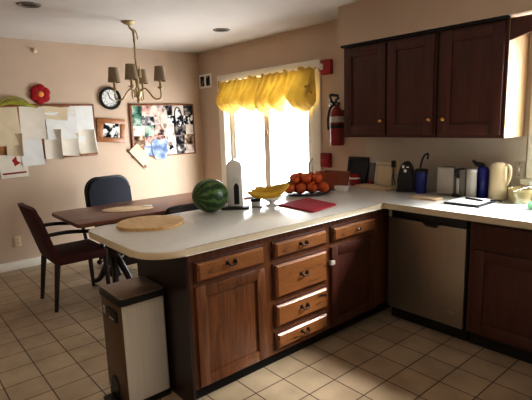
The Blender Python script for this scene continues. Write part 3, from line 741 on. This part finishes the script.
# ---------------------------------------------------------------- chairs
# maroon armchair at head of table, faces +y ; local origin between legs
t = thing('dining_chair', 'maroon upholstered armchair with dark legs at near end of dining table', 'chair', (1.352, -2.29, 0))
def ch(name, b, m, par=None): return obj(name, b, m, par or t, local=True)
hw = .225
b = B()
vs = []
nU, nV = 10, 10; F_, K_ = [], []
for j in range(nV+1):
    v = j/nV; rf, rk = [], []
    for i in range(nU+1):
        s = i/nU-.5
        wd = .25*(1.0-.09*(1-v))
        if v > .8: wd *= 1-.10*((v-.8)/.2)**2
        x = 2*s*wd; z = .43+v*.475 + (-.02*abs(2*s)**4 if v > .85 else 0)
        y = -.185-.135*v - .03*(1-(2*s)**2)*v
        th = .07*(1-abs(2*s)**6*.4)*(1-.35*v)
        rf.append(b.verts.new((x, y+th/2, z))); rk.append(b.verts.new((x, y-th/2, z)))
    F_.append(rf); K_.append(rk)
for j in range(nV):
    for i in range(nU):
        b.faces.new((F_[j][i], F_[j][i+1], F_[j+1][i+1], F_[j+1][i])); b.faces.new((K_[j][i], K_[j+1][i], K_[j+1][i+1], K_[j][i+1]))
    b.faces.new((F_[j][0], F_[j+1][0], K_[j+1][0], K_[j][0])); b.faces.new((F_[j][nU], K_[j][nU], K_[j+1][nU], F_[j+1][nU]))
for i in range(nU):
    b.faces.new((F_[0][i], K_[0][i], K_[0][i+1], F_[0][i+1])); b.faces.new((F_[nV][i], F_[nV][i+1], K_[nV][i+1], K_[nV][i]))
ch('backrest', b, M['maroon'])
b = B(); box(b, (-hw, -.20, .385), (hw, .24, .47), .022, seg=3); ch('seat', b, M['maroon'])
for sx in (-1, 1):
    b = B(); tube(b, [(sx*.200, -.185, .40), (sx*.206, -.205, .25), (sx*.212, -.238, 0)], [.024, .021, .016], 8); ch('leg', b, M['darkwood'])
    b = B(); tube(b, [(sx*.200, .215, .40), (sx*.202, .22, .2), (sx*.205, .225, 0)], [.023, .020, .015], 8); ch('leg', b, M['darkwood'])
    b = B(); tube(b, smooth_path([(sx*.215, -.235, .66), (sx*.225, -.10, .665), (sx*.228, .03, .65), (sx*.225, .16, .625), (sx*.215, .19, .55), (sx*.205, .20, .45)], 5), .016, 8, sx=1.3); ch('arm', b, M['black'])

# navy office chair, faces +x
t = thing('office_chair', 'navy blue padded office chair with rounded black-rimmed back behind dining table', 'chair', (.69, -1.54, 0), math.radians(8))
def backpad(bm, w, h, x, z0, th, r):
    mt = Matrix.Translation((x, 0, z0)) @ Matrix.Rotation(-.10, 4, 'Y') @ Matrix(((0, 0, 1, 0), (1, 0, 0, 0), (0, 1, 0, 0), (0, 0, 0, 1)))
    prism(bm, rounded(-w/2, 0, w/2, h, [r*.7, r*.7, r, r], 8), -th/2, th/2, min(.018, th*.4), mt)
b = B(); backpad(b, .55, .50, -.20, .478, .028, .15); ch('back_shell', b, M['black'])
b = B(); backpad(b, .50, .455, -.178, .50, .045, .13); ch('back_cushion', b, M['navy'])
b = B(); prism(b, rounded(-.22, -.24, .24, .24, .08, 6), .42, .50, .025); ch('seat', b, M['navy'])
b = B(); box(b, (-.25, -.03, .40), (-.10, .03, .42)); box(b, (-.26, -.03, .40), (-.235, .03, .56)); tube(b, [(0, 0, .07), (0, 0, .42)], .028, 12); ch('gas_column', b, M['black'])
for k in range(5):
    a = k*2*PI/5+.05; dx, dy = math.cos(a), math.sin(a)
    b = B(); tube(b, [(0, 0, .10), (dx*.15, dy*.15, .09), (dx*.29, dy*.29, .07)], [.028, .022, .016], 8); lg = ch('base_spoke', b, M['black'])
    b = B(); tube(b, [(dx*.29-dy*.02, dy*.29+dx*.02, .028), (dx*.29+dy*.02, dy*.29-dx*.02, .028)], .027, 12); tube(b, [(dx*.29, dy*.29, .04), (dx*.29, dy*.29, .08)], .008, 8); ch('caster', b, M['black'], lg)

# dark low-backed chair tucked in on the peninsula side, faces -x
t = thing('side_chair', 'dark low-backed chair tucked in between dining table and peninsula', 'chair', (1.66, -1.38, 0))
b = B()
tube(b, smooth_path([(.19, -.235, .44), (.20, -.23, .62), (.215, -.225, .75), (.222, -.18, .782), (.232, 0, .785), (.222, .18, .782), (.215, .225, .75), (.20, .23, .62), (.19, .235, .44)], 6), .017, 8); ch('back_frame', b, M['black'])
b = B(); prism(b, rounded(-.225, .50, .225, .785, [.01, .01, .05, .05], 6), -.008, .012, .004, Matrix(((0, 0, 1, .222), (1, 0, 0, 0), (0, 1, 0, 0), (0, 0, 0, 1)))); ch('back_panel', b, M['darkwood'])
b = B(); prism(b, rounded(-.22, -.24, .22, .24, .05, 5), .425, .465, .012); ch('seat', b, M['darkwood'])
for sx in (-1, 1):
    for sy in (-1, 1):
        b = B(); tube(b, [(sx*.18, sy*.20, .43), (sx*.20, sy*.215, 0)], [.02, .014], 8); ch('leg', b, M['darkwood'])

# ---------------------------------------------------------------- pedal bin
bx0, bx1, by0, by1 = 3.01, 3.28, -2.645, -2.395
bz = .60
t = thing('pedal_bin', 'stainless steel rectangular pedal bin under the worktop overhang', 'bin', ((bx0+bx1)/2, (by0+by1)/2, 0))
b = B(); prism(b, rounded(bx0, by0, bx1, by1, .018, 4), .035, bz, 0); obj('body', b, M['steelw'], t)  # paler steel than the front, brightness of the lit side in the colour
b = B(); box(b, (bx0+.004, by0-.006, .045), (bx1-.006, by0+.004, bz-.006), .003); fp = obj('front_panel', b, M['steeldim'], t)
b = B(); box(b, (3.115, by0-.016, .495), (3.235, by0-.004, .56), .004); obj('badge_plate', b, M['black'], fp)
b = B(); box(b, (3.055, by0-.018, .505), (3.09, by0-.004, .55), .006); obj('grip', b, M['silver'], fp)
b = B(); box(b, (3.145, by0-.0175, .505), (3.205, by0-.0155, .512)); obj('printed_line', b, M['greyl'], fp, smooth=0)
b = B(); prism(b, rounded(bx0-.012, by0-.014, bx1+.014, by1+.012, .024, 5), bz, bz+.03, .004); ld = obj('lid', b, M['black'], t)
b = B(); prism(b, rounded(bx0-.002, by0-.004, bx1+.004, by1+.002, .02, 5), bz+.03, bz+.040, .006); obj('lid_plate', b, M['lid'], ld)
b = B(); prism(b, rounded(bx0-.004, by0-.004, bx1+.004, by1+.004, .02, 4), 0, .036, .004); obj('base_ring', b, M['black'], t)
b = B(); prism(b, [(3.07, .036), (3.07, .10), (3.09, .135), (3.12, .15), (3.15, .135), (3.17, .10), (3.17, .036)], -by0, -by0+.012, mtx=Matrix(((1, 0, 0, 0), (0, 0, -1, 0), (0, 1, 0, 0), (0, 0, 0, 1)))); obj('pedal_recess', b, M['black'], t)
b = B(); box(b, (3.08, by0-.07, .012), (3.16, by0+.01, .03), .006); obj('pedal', b, M['black'], t)

# ---------------------------------------------------------------- worktop items
Z = CT+.0005
# round board
b = B(); n = 48; pl = []
for k in range(n):
    a = 2*PI*k/n; c, s = math.cos(a), math.sin(a); e = .86
    pl.append((.200*math.copysign(abs(c)**e, c), .190*math.copysign(abs(s)**e, s)))
prism(b, pl, Z, Z+.018, .005, Matrix.Translation((2.905, -2.265, 0)) @ Matrix.Rotation(.85, 4, 'Z')); tag(obj('cutting_board', b, M['board']), 'round pale wooden board at the rounded end of the peninsula worktop', 'cutting board')
# watermelon
b = B(); sphere(b, (0, 0, 0), (.116, .116, .128), 48, 32)
cam_dir = Vector((.75, -.64, .1)); left = Vector((-.65, -.76, 0)); ax = (cam_dir*.75+left*.75+Vector((0, 0, -.05))).normalized()
q = Vector((0, 0, 1)).rotation_difference(ax)
mo = obj('watermelon', b, M['melon'], local=True, loc=(2.862, -1.79, CT+.1165)); mo.rotation_mode = 'QUATERNION'; mo.rotation_quaternion = q
tag(mo, 'dark green striped whole watermelon on the peninsula worktop', 'watermelon')
b = B(); lathe(b, [(0, .126), (.010, .127), (.006, .131), (0, .131)], 10); obj('stem_scar', b, M['bntip'], mo, local=True)
# soda maker (upright white machine on black base)
sxp, syp = 2.845, -1.56; ang = math.atan2(.76, .65)
t = thing('soda_maker', 'tall white soda maker with pointed top and dark slot, beside watermelon', 'soda maker', (sxp, syp, CT), ang)
b = B(); prism(b, [(-.056, .012), (.056, .012), (.056, .30), (.046, .325), (.0, .348), (-.046, .325), (-.056, .30)], -.06, .045, .008, Matrix(((1, 0, 0, 0), (0, 0, 1, 0), (0, 1, 0, 0), (0, 0, 0, 1)))); ch('body', b, M['ceramic'])
b = B(); prism(b, [(-.006, .03), (.030, .03), (.030, .16), (.018, .18), (.006, .18), (-.006, .16)], .055, .0625, 0, Matrix(((1, 0, 0, 0), (0, 0, -1, 0), (0, 1, 0, 0), (0, 0, 0, 1)))); ch('bottle_slot', b, M['ink'])
b = B(); lathe(b, [(.026, -.004), (.026, .004), (0, .004)], 20, Matrix(((1, 0, 0, 0.008), (0, 0, -1, -.058), (0, 1, 0, .20), (0, 0, 0, 1)))); ch('nozzle', b, M['steelw'])
b = B(); prism(b, rounded(-.098, -.115, .098, .075, .02), 0, .014, .004); ch('base', b, M['black'])
# jar with dark lid
t = thing('spice_jar', 'small white jar with dark lid between soda maker and bananas', 'jar', (2.935, -1.447, CT))
b = B(); lathe(b, [(0, 0), (.030, 0), (.033, .006), (.033, .034), (.030, .04), (0, .04)], 20); ch('jar', b, M['ceramic'])
b = B(); lathe(b, [(.036, .038), (.037, .042), (.037, .056), (.033, .060), (0, .060)], 20); ch('lid', b, M['ink'])
b = B(); prism(b, rounded(-.035, -.02, .035, .02, .008), 0, .010, .003, Matrix.Rotation(.8, 4, 'Z')); o = obj('lens_cap', b, M['grey'], local=True, loc=(2.985, -1.475, CT+.0003)); o.name = 'small_dish'; tag(o, 'tiny grey flat dish in front of the dark-lidded jar', 'dish')
# banana dish
t = thing('fruit_dish', 'white footed dish holding the bananas', 'dish', (3.008, -1.350, CT))
b = B(); lathe(b, [(0, 0), (.05, 0), (.05, .006), (.022, .014), (.018, .03), (.05, .042), (.085, .060), (.083, .064), (.045, .048), (0, .042)], 28); ch('bowl', b, M['ceramic'])
# bananas: bunch
t = thing('banana_bunch', 'bunch of ripe yellow bananas lying in white footed dish', 'bananas', (3.010, -1.345, CT+.052))
right = Vector((.65, .76, 0)); dep = Vector((-.75, .64, 0)); UPv = Vector((0, 0, 1))
stem = right*.125+UPv*.105+dep*.02
for k, (dd, hh, ll) in enumerate(((-.050, .010, 1.0), (-.015, .006, 1.06), (.018, .02, 1.0), (.045, .035, .88))):
    tip = right*(-.175*ll+.01*k)+dep*dd*1.4+UPv*(.050+hh*.8)
    mid = right*(-.035)+dep*dd+UPv*(.022+hh-.012*0)
    mid2 = right*(.055)+dep*dd*.8+UPv*(.042+hh)
    pts = smooth_path([tip, right*(-.12*ll)+dep*dd*1.25+UPv*(.028+hh), mid, mid2, stem], 6)
    N = len(pts); rad = [.0235*min(1, (.28+2.6*(i/(N-1))))*(1 if i/(N-1) < .72 else max(.32, 1-(i/(N-1)-.72)*2.5)) for i in range(N)]
    b = B(); tube(b, pts, rad, 10); bo = ch('banana', b, M['bn'])
    b = B(); sphere(b, tip, .006, 8, 6); ch('blossom_tip', b, M['bntip'], bo)
b = B(); tube(b, [stem-right*.006-UPv*.004, stem+right*.012+UPv*.012, stem+right*.02+UPv*.03], [.016, .013, .011], 8); ch('crown', b, M['bntip'])
# red cloth
b = B(); prism(b, [(3.060, -1.335), (3.425, -1.355), (3.36, -1.05), (3.015, -.995)], Z, Z+.012, .004); tag(obj('folded_cloth', b, M['cloth']), 'red folded cloth lying flat on the peninsula worktop', 'cloth')
# orange plate + oranges
ox, oy = 2.80, -.79
b = B(); pr = .185
t = thing('fruit_plate', 'dark olive plate under the pile of oranges', 'plate', (ox, oy, CT))
b = B(); lathe(b, [(0, 0), (.15, 0), (.19, .009), (.205, .016), (.203, .019), (.16, .008), (0, .007)], 36); ch('dish', b, M['plate'])
b = B(); prism(b, [(.15, -.02), (.25, .02), (.15, .06)], .020, .025, .001, Matrix.Rotation(.75, 4, 'Z')); ch('leaf_tip', b, M['leaf'])
orr = .0455
D = .094
base = [(.07, -1.5*D), (.07, -.5*D), (.07, .5*D), (.07, 1.5*D), (-.0115, -D), (-.0115, 0), (-.0115, D), (-.093, -.5*D), (-.093, .5*D)]
spots = [(a, c, orr+.0085) for a, c in base] + [(.043, 0, orr+.0865), (.043, D, orr+.0865), (.043, -D, orr+.0865), (-.038, .5*D, orr+.0865), (-.038, -.5*D, orr+.0865)]
olabs = ['orange at the left end of the front bottom row, nearest the bananas', 'second orange from left in front bottom row of the pile', 'third orange from left in front bottom row of the pile', 'orange at the right end of the front bottom row, nearest planter', 'orange in the middle bottom row at its left end', 'orange buried at the centre of the bottom layer', 'orange in the middle bottom row at its right end', 'left one of two oranges in the back bottom row', 'right one of two oranges in the back bottom row', 'orange in upper layer at front centre of the pile', 'orange in upper layer at front right of the pile', 'orange in upper layer at front left of the pile', 'orange in upper layer at back right of the pile', 'orange in upper layer at back left of the pile']
c75, s75 = .75, .66
ob = B(); sphere(ob, (0, 0, 0), (orr, orr, orr*.93), 20, 14)
first = obj('orange', ob, M['orange'], local=True)
b = B(); lathe(b, [(0, orr*.90), (.005, orr*.925), (.004, orr*.97), (0, orr*.97)], 8); obj('stem_button', b, M['leaf'], first, local=True)
for k, (a, c, z) in enumerate(spots):
    o = first if k == 0 else copy_thing(first)
    # a = toward camera, c = to the right in the photo
    o.location = (ox + .76*a + .65*c, oy - .65*a + .76*c, CT+z); o.rotation_euler = (random.uniform(-.9, .9), random.uniform(-.9, .9), random.uniform(0, 6))
    tag(o, olabs[k], 'orange', 'oranges piled on the plate')
# planter
px, py = 2.79, -.44
t = thing('planter', 'terracotta rectangular planter box near the wall beside oranges', 'planter', (px, py, CT), .12)
b = B()
pf = [(-.13, -.07), (.13, -.07), (.13, .07), (-.13, .07)]
for k, (zz, sc) in enumerate(((0, .90), (.135, 1.0))): pass
vo = [[b.verts.new((x*s, y*s, z)) for x, y in pf] for z, s in ((0, .88), (.125, 1.0), (.125, 1.05), (.150, 1.06), (.150, .94), (.03, .82))]
for a, c in zip(vo, vo[1:]):
    for i in range(4): b.faces.new((a[i], a[(i+1) % 4], c[(i+1) % 4], c[i]))
b.faces.new(vo[0][::-1]); b.faces.new(vo[-1]); ch('pot', b, M['terra'])
b = B(); box(b, (-.12, -.062, .10), (.12, .062, .125)); ch('soil', b, M['toe'])
b = B(); box(b, (-.055, -.03, 0), (.055, .03, .045), .003); o = obj('small_box', b, M['ceramic'], local=True, loc=(2.955, -.515, CT+.0003), rot=(0, 0, .25)); tag(o, 'small white box in front of the terracotta planter', 'box')
# black frame leaning on wall
t = thing('picture_frame', 'black photo frame leaning against the wall behind red and white mug', 'picture frame', (2.745, -.055, CT), 0, rot=(-.17, 0, 0))
b = B()
for lo, hi in (((-.12, -.008, 0), (.12, .008, .03)), ((-.12, -.008, .22), (.12, .008, .25)), ((-.12, -.008, .03), (-.09, .008, .22)), ((.09, -.008, .03), (.12, .008, .22))): box(b, lo, hi, .002)
ch('frame', b, M['black'])
b = B(); box(b, (-.092, -.003, .028), (.092, .003, .222)); ch('dark_panel', b, M['ink'])
t = thing('picture_frame', 'brown-backed slim frame standing right of the black photo frame', 'picture frame', (2.902, -.040, CT), 0, rot=(-.15, 0, 0))
b = B(); box(b, (-.032, -.006, 0), (.032, .006, .20), .002); ch('backing', b, M['grey'])
b = B(); box(b, (-.032, -.010, 0), (.032, -.005, .035), .002); ch('bottom_rail', b, M['redd'])
# mug lying
t = thing('mug', 'red and white mug in front of the black photo frame', 'mug', (2.82, -.17, CT), 0); t.scale = (1.25, 1.25, 1.25)
b = B(); lathe(b, [(0, 0), (.036, 0), (.042, .01), (.042, .078), (.038, .08), (.038, .01), (0, .008)], 24); ch('cup', b, M['red'])
b = B(); tube(b, smooth_path([(-.038, -.01, .065), (-.072, -.018, .06), (-.078, -.02, .035), (-.06, -.016, .015), (-.036, -.01, .015)], 5), .008, 8); ch('handle', b, M['ceramic'])
b = B(); lathe(b, [(.0425, .048), (.0425, .06)], 24, cap=False); ch('white_band', b, M['ceramic'])
# white board leaning + tray + plug
t = thing('cutting_board', 'white plastic cutting board leaning upright against the backsplash', 'cutting board', (3.045, -.05, CT), 0, rot=(-.16, 0, 0))
b = B(); prism(b, rounded(-.085, 0, .085, .215, .012), -.005, .005, .002, Matrix(((1, 0, 0, 0), (0, 0, -1, 0), (0, 1, 0, 0), (0, 0, 0, 1)))); ch('panel', b, M['cream'])
b = B(); box(b, (-.092, -.012, 0), (-.08, .004, .225), .003); ch('edge_rail', b, M['ceramic'])
b = B(); box(b, (-.08, -.010, .178), (.085, -.004, .190), .001); ch('groove', b, M['greyl'])
t = thing('wall_outlet', 'white outlet with black plug on backsplash behind the cutting board', 'outlet', (3.145, -.008, 1.05))
b = B(); box(b, (3.11, -.014, 1.03), (3.18, -.0082, 1.145), .002); obj('cover_plate', b, M['cream'], t)
b = B(); box(b, (3.125, -.045, 1.085), (3.155, -.014, 1.145), .005); tube(b, smooth_path([(3.14, -.035, 1.085), (3.142, -.036, 1.05), (3.14, -.03, 1.0), (3.16, -.02, .93)], 5), .004, 6); obj('plug', b, M['black'], t)
b = B(); prism(b, rounded(2.905, -.30, 3.265, -.13, .02), Z, Z+.02, .005); tag(obj('serving_tray', b, M['matt']), 'flat beige tray on worktop in front of the leaning white board', 'tray')
b = B(); prism(b, rounded(3.585, -.475, 3.80, -.365, .012), Z, Z+.012, .004); tag(obj('cutting_board', b, M['matt']), 'thin beige cutting board lying in front of the blue tumbler', 'cutting board')
# black rounded appliance
def loc_thing(name, label, cat, x, y, rz=0): return thing(name, label, cat, (x, y, CT), rz)
t = loc_thing('can_opener', 'black round-topped electric can opener left of blue tumbler', 'can opener', 3.382, -.20, .35)
b = B(); pl = [(-.068, 0), (.068, 0), (.066, .10), (.056, .17), (.038, .22), (.012, .247), (-.012, .247), (-.038, .22), (-.056, .17), (-.066, .10)]
prism(b, pl, -.05, .05, .012, Matrix(((1, 0, 0, 0), (0, 0, -1, 0), (0, 1, 0, 0), (0, 0, 0, 1)))); ch('body', b, M['black'])
b = B(); lathe(b, [(.016, 0), (.014, .006), (0, .007)], 14, Matrix.Translation((.0, -.049, .175)) @ Matrix.Rotation(PI/2, 4, 'X')); box(b, (-.028, -.055, .195), (-.006, -.048, .222), .003); box(b, (.006, -.055, .2), (.03, -.048, .212), .003); ch('cutting_wheel', b, M['silver'])
b = B(); box(b, (-.072, -.056, 0), (.072, .056, .02), .006); ch('foot', b, M['ink'])
# blue tumbler
t = loc_thing('tumbler', 'blue tumbler with black lid and bent black straw', 'tumbler', 3.515, -.20)
b = B(); lathe(b, [(0, 0), (.042, 0), (.044, .005), (.043, .07), (.046, .10), (.050, .175), (0, .175)], 24); ch('cup', b, M['blue'])
b = B(); lathe(b, [(.052, .172), (.052, .184), (.042, .194), (0, .196)], 24); ch('lid', b, M['black'])
b = B(); tube(b, smooth_path([(-.01, 0, .19), (-.002, 0, .24), (.02, -.002, .295), (.052, -.004, .318), (.058, -.004, .298), (.05, -.004, .275)], 6), .008, 8); ch('straw', b, M['black'])
b = B(); tube(b, smooth_path([(.046, -.01, .16), (.075, -.015, .155), (.078, -.015, .10), (.07, -.012, .03), (.044, -.01, .025)], 5), .006, 8); ch('handle', b, M['clear'])
# white toaster box
t = loc_thing('toaster', 'white boxy toaster standing on end against the backsplash', 'toaster', 3.712, -.13)
b = B(); box(b, (-.068, -.06, .006), (.068, .06, .215), .010); ch('body', b, M['greyl'])
b = B(); box(b, (-.055, -.064, .0), (.055, .064, .012), .003); ch('foot', b, M['grey'])
b = B(); box(b, (-.045, -.012, .213), (.045, .012, .217)); ch('slot', b, M['ink'])
# compact coffee maker
t = loc_thing('coffee_maker', 'small black and grey coffee maker right of white toaster', 'coffee maker', 3.842, -.17)
b = B(); box(b, (-.002, -.05, .012), (.045, .06, .205), .005); ch('column', b, M['grey'])
b = B(); box(b, (-.048, -.05, .165), (.0, .05, .212), .010); ch('brew_head', b, M['black'])
b = B(); box(b, (-.055, -.055, 0), (.047, .06, .018), .004); ch('base', b, M['black'])
b = B(); lathe(b, [(0, .02), (.018, .02), (.022, .135), (.019, .137), (.016, .03), (0, .028)], 18, Matrix.Translation((-.026, 0, 0))); ch('cup', b, M['ceramic'])
b = B(); box(b, (-.056, .045, .018), (.0, .058, .17)); ch('back_plate', b, M['black'])
# white canister
t = loc_thing('canister', 'pale grey cylindrical canister between coffee maker and blue bottle', 'canister', 3.925, -.20)
b = B(); lathe(b, [(0, 0), (.034, 0), (.036, .005), (.036, .195), (.033, .2), (0, .2)], 24); ch('body', b, M['greyl'])
b = B(); lathe(b, [(.0365, .195), (.0365, .212), (.03, .216), (0, .216)], 24); ch('lid', b, M['steelw'])
# blue bottle
t = loc_thing('spray_bottle', 'dark blue bottle with tilted black nozzle behind the grey canister', 'bottle', 3.965, -.11)
b = B(); lathe(b, [(0, 0), (.037, 0), (.040, .006), (.040, .20), (.034, .222), (.022, .23), (0, .23)], 24); ch('body', b, M['blue'])
b = B(); tube(b, smooth_path([(.0, 0, .225), (-.02, -.002, .24), (-.05, -.01, .25), (-.07, -.015, .275)], 5), [.020]*6+[.017]*5+[.013]*5, 10); ch('nozzle', b, M['black'])
# cream jug
t = loc_thing('jug', 'large cream jug with handle on its right side by the window', 'jug', 4.08, -.12, -.15)
b = B(); lathe(b, [(0, 0), (.056, 0), (.060, .006), (.058, .12), (.056, .19), (.054, .235), (.048, .255), (.03, .264), (0, .266)], 32); ch('body', b, M['cream'])
b = B(); tube(b, smooth_path([(.04, 0, .248), (.07, 0, .248), (.086, 0, .222), (.084, 0, .165), (.07, 0, .12), (.055, 0, .10)], 6), .010, 10); ch('handle', b, M['cream'])
b = B(); prism(b, [(-.072, .225), (-.045, .205), (-.045, .25)], -.012, .012, .004, Matrix(((1, 0, 0, 0), (0, 0, -1, 0), (0, 1, 0, 0), (0, 0, 0, 1)))); ch('spout', b, M['cream'])
# yellow bowl with clear lid
t = loc_thing('bowl', 'yellow plastic bowl under a clear cover right of cream jug', 'bowl', 4.25, -.15)
b = B(); lathe(b, [(0, 0), (.055, 0), (.062, .008), (.078, .075), (.080, .088), (.083, .090), (.083, .096), (.076, .094), (.058, .012), (0, .008)], 32); ch('bowl', b, M['yellowb'])
b = B(); lathe(b, [(.080, .096), (.082, .10), (.072, .155), (.05, .165), (0, .166)], 32); ch('clear_cover', b, M['clear'])
# switch plate
t = thing('switch_plate', 'white switch plate with dark screws on backsplash above yellow bowl', 'switch', (4.175, -.008, 1.05))
b = B(); box(b, (4.145, -.014, 1.07), (4.210, -.0082, 1.185), .002); obj('cover_plate', b, M['greyl'], t)
b = B(); box(b, (4.172, -.022, 1.112), (4.184, -.013, 1.142), .002); obj('toggle', b, M['ceramic'], t)
b = B(); box(b, (4.174, -.0155, 1.165), (4.182, -.0135, 1.172)); box(b, (4.174, -.0155, 1.083), (4.182, -.0135, 1.09)); obj('screw', b, M['iron'], t, smooth=0)
# clipboard with pages and pen
mt = Matrix.Translation((4.005, -.39, Z)) @ Matrix.Rotation(.02, 4, 'Z')
t = thing('notebook', 'open white-paged notebook with black cover on worktop edge', 'notebook', (4.005, -.39, CT), .03)
b = B(); box(b, (-.118, -.14, .0005), (.125, .145, .012), .003); ch('cover', b, M['ink'])
b = B(); box(b, (-.108, -.125, .0125), (.105, .138, .018), .002); ch('pages', b, M['paper3'])
b = B(); tube(b, [(-.055, .085, .006), (.035, -.02, .006)], .006, 8); b2 = obj('pen', b, M['black'], local=True, loc=(4.05, -.38, CT+.0185), rot=(0, 0, .6)); tag(b2, 'black pen lying on the open notebook pages', 'pen')
b = B(); tube(b, smooth_path([(-.01, 0, .006), (.05, .015, .008), (.07, -.02, .006)], 5), .005, 8); b2 = obj('strap', b, M['black'], local=True, loc=(4.115, -.29, CT+.012)); tag(b2, 'short black strap curled at the right edge of the notebook', 'strap')
# dish tub with green sponge
t = loc_thing('dish_tub', 'clear plastic dish tub at the right end of the visible worktop', 'tub', 4.50, -.41)
b = B(); vo = [[b.verts.new((x*s, y*s, z)) for x, y in rounded(-.15, -.17, .15, .17, .04)] for z, s in ((0, .88), (.13, 1.0), (.135, 1.04), (.135, .985), (.006, .87))]
n = len(vo[0])
for a, c in zip(vo, vo[1:]):
    for i in range(n): b.faces.new((a[i], a[(i+1) % n], c[(i+1) % n], c[i]))
b.faces.new(vo[0][::-1]); b.faces.new(vo[-1]); ch('basin', b, M['clear'])
b = B(); box(b, (-.05, -.035, 0), (.05, .035, .04), .008); o = obj('sponge', b, M['greend'], local=True, loc=(4.43, -.36, CT+.0068), rot=(0, 0, .1)); tag(o, 'bright green sponge inside the clear dish tub', 'sponge')

# ---------------------------------------------------------------- camera
cam = bpy.data.cameras.new('camera'); co = bpy.data.objects.new('camera', cam); COL.objects.link(co)
co.location = (5.48716, -3.50407, 1.52296); co.rotation_euler = (1.400, .031, .864)
cam.sensor_width = 36; cam.lens = 456.71/532*36; cam.clip_start = .05
scene.camera = co

# ---------------------------------------------------------------- light
w = bpy.data.worlds.new('sky'); scene.world = w; w.use_nodes = True
bg = w.node_tree.nodes['Background']; bg.inputs[0].default_value = (.95, .97, 1, 1); bg.inputs[1].default_value = 11.0
def area(name, loc, rot, sx, sy, e, col=(1, 1, 1), portal=False, spread=None):
    l = bpy.data.lights.new(name, 'AREA'); l.shape = 'RECTANGLE'; l.size = sx; l.size_y = sy; l.energy = e; l.color = col
    if spread: l.spread = spread
    if portal: l.cycles.is_portal = True
    o = bpy.data.objects.new(name, l); COL.objects.link(o); o.location = loc; o.rotation_euler = rot
    return o
area('door_portal', ((DX0+DX1)/2, .13, DZ/2), (-PI/2, 0, 0), DX1-DX0, DZ, 1, portal=True)
area('window_portal', ((WX0+WX1)/2, .13, (WZ0+WZ1)/2), (-PI/2, 0, 0), WX1-WX0, WZ1-WZ0, 1, portal=True)
area('warm_fill_light', (4.6, -4.2, H-.03), (0, 0, 0), .6, .6, 14, (1, .86, .70))  # unseen warm fill added behind the camera to lift the room
area('window_sky_glow', ((WX0+WX1)/2, .35, 1.75), (math.radians(-62), 0, 0), 1.4, .9, 25, (1, .98, .95), spread=math.radians(150))
d = Vector((3.75, -1.95, 0)) - Vector((5.25, .5, 2.45))
area('high_sky_glow', (5.25, .5, 2.45), d.to_track_quat('-Z', 'Y').to_euler(), 1.0, .5, 32, (1, .98, .96), spread=math.radians(50))
area('door_sky_glow', (1.5, .40, 1.2), (math.radians(-90), 0, math.radians(-28)), 1.5, 1.8, 60, (1, .97, .92))
vs = scene.view_settings
vs.view_transform = 'Standard'; vs.look = 'None'; vs.exposure = .36; vs.gamma = .81
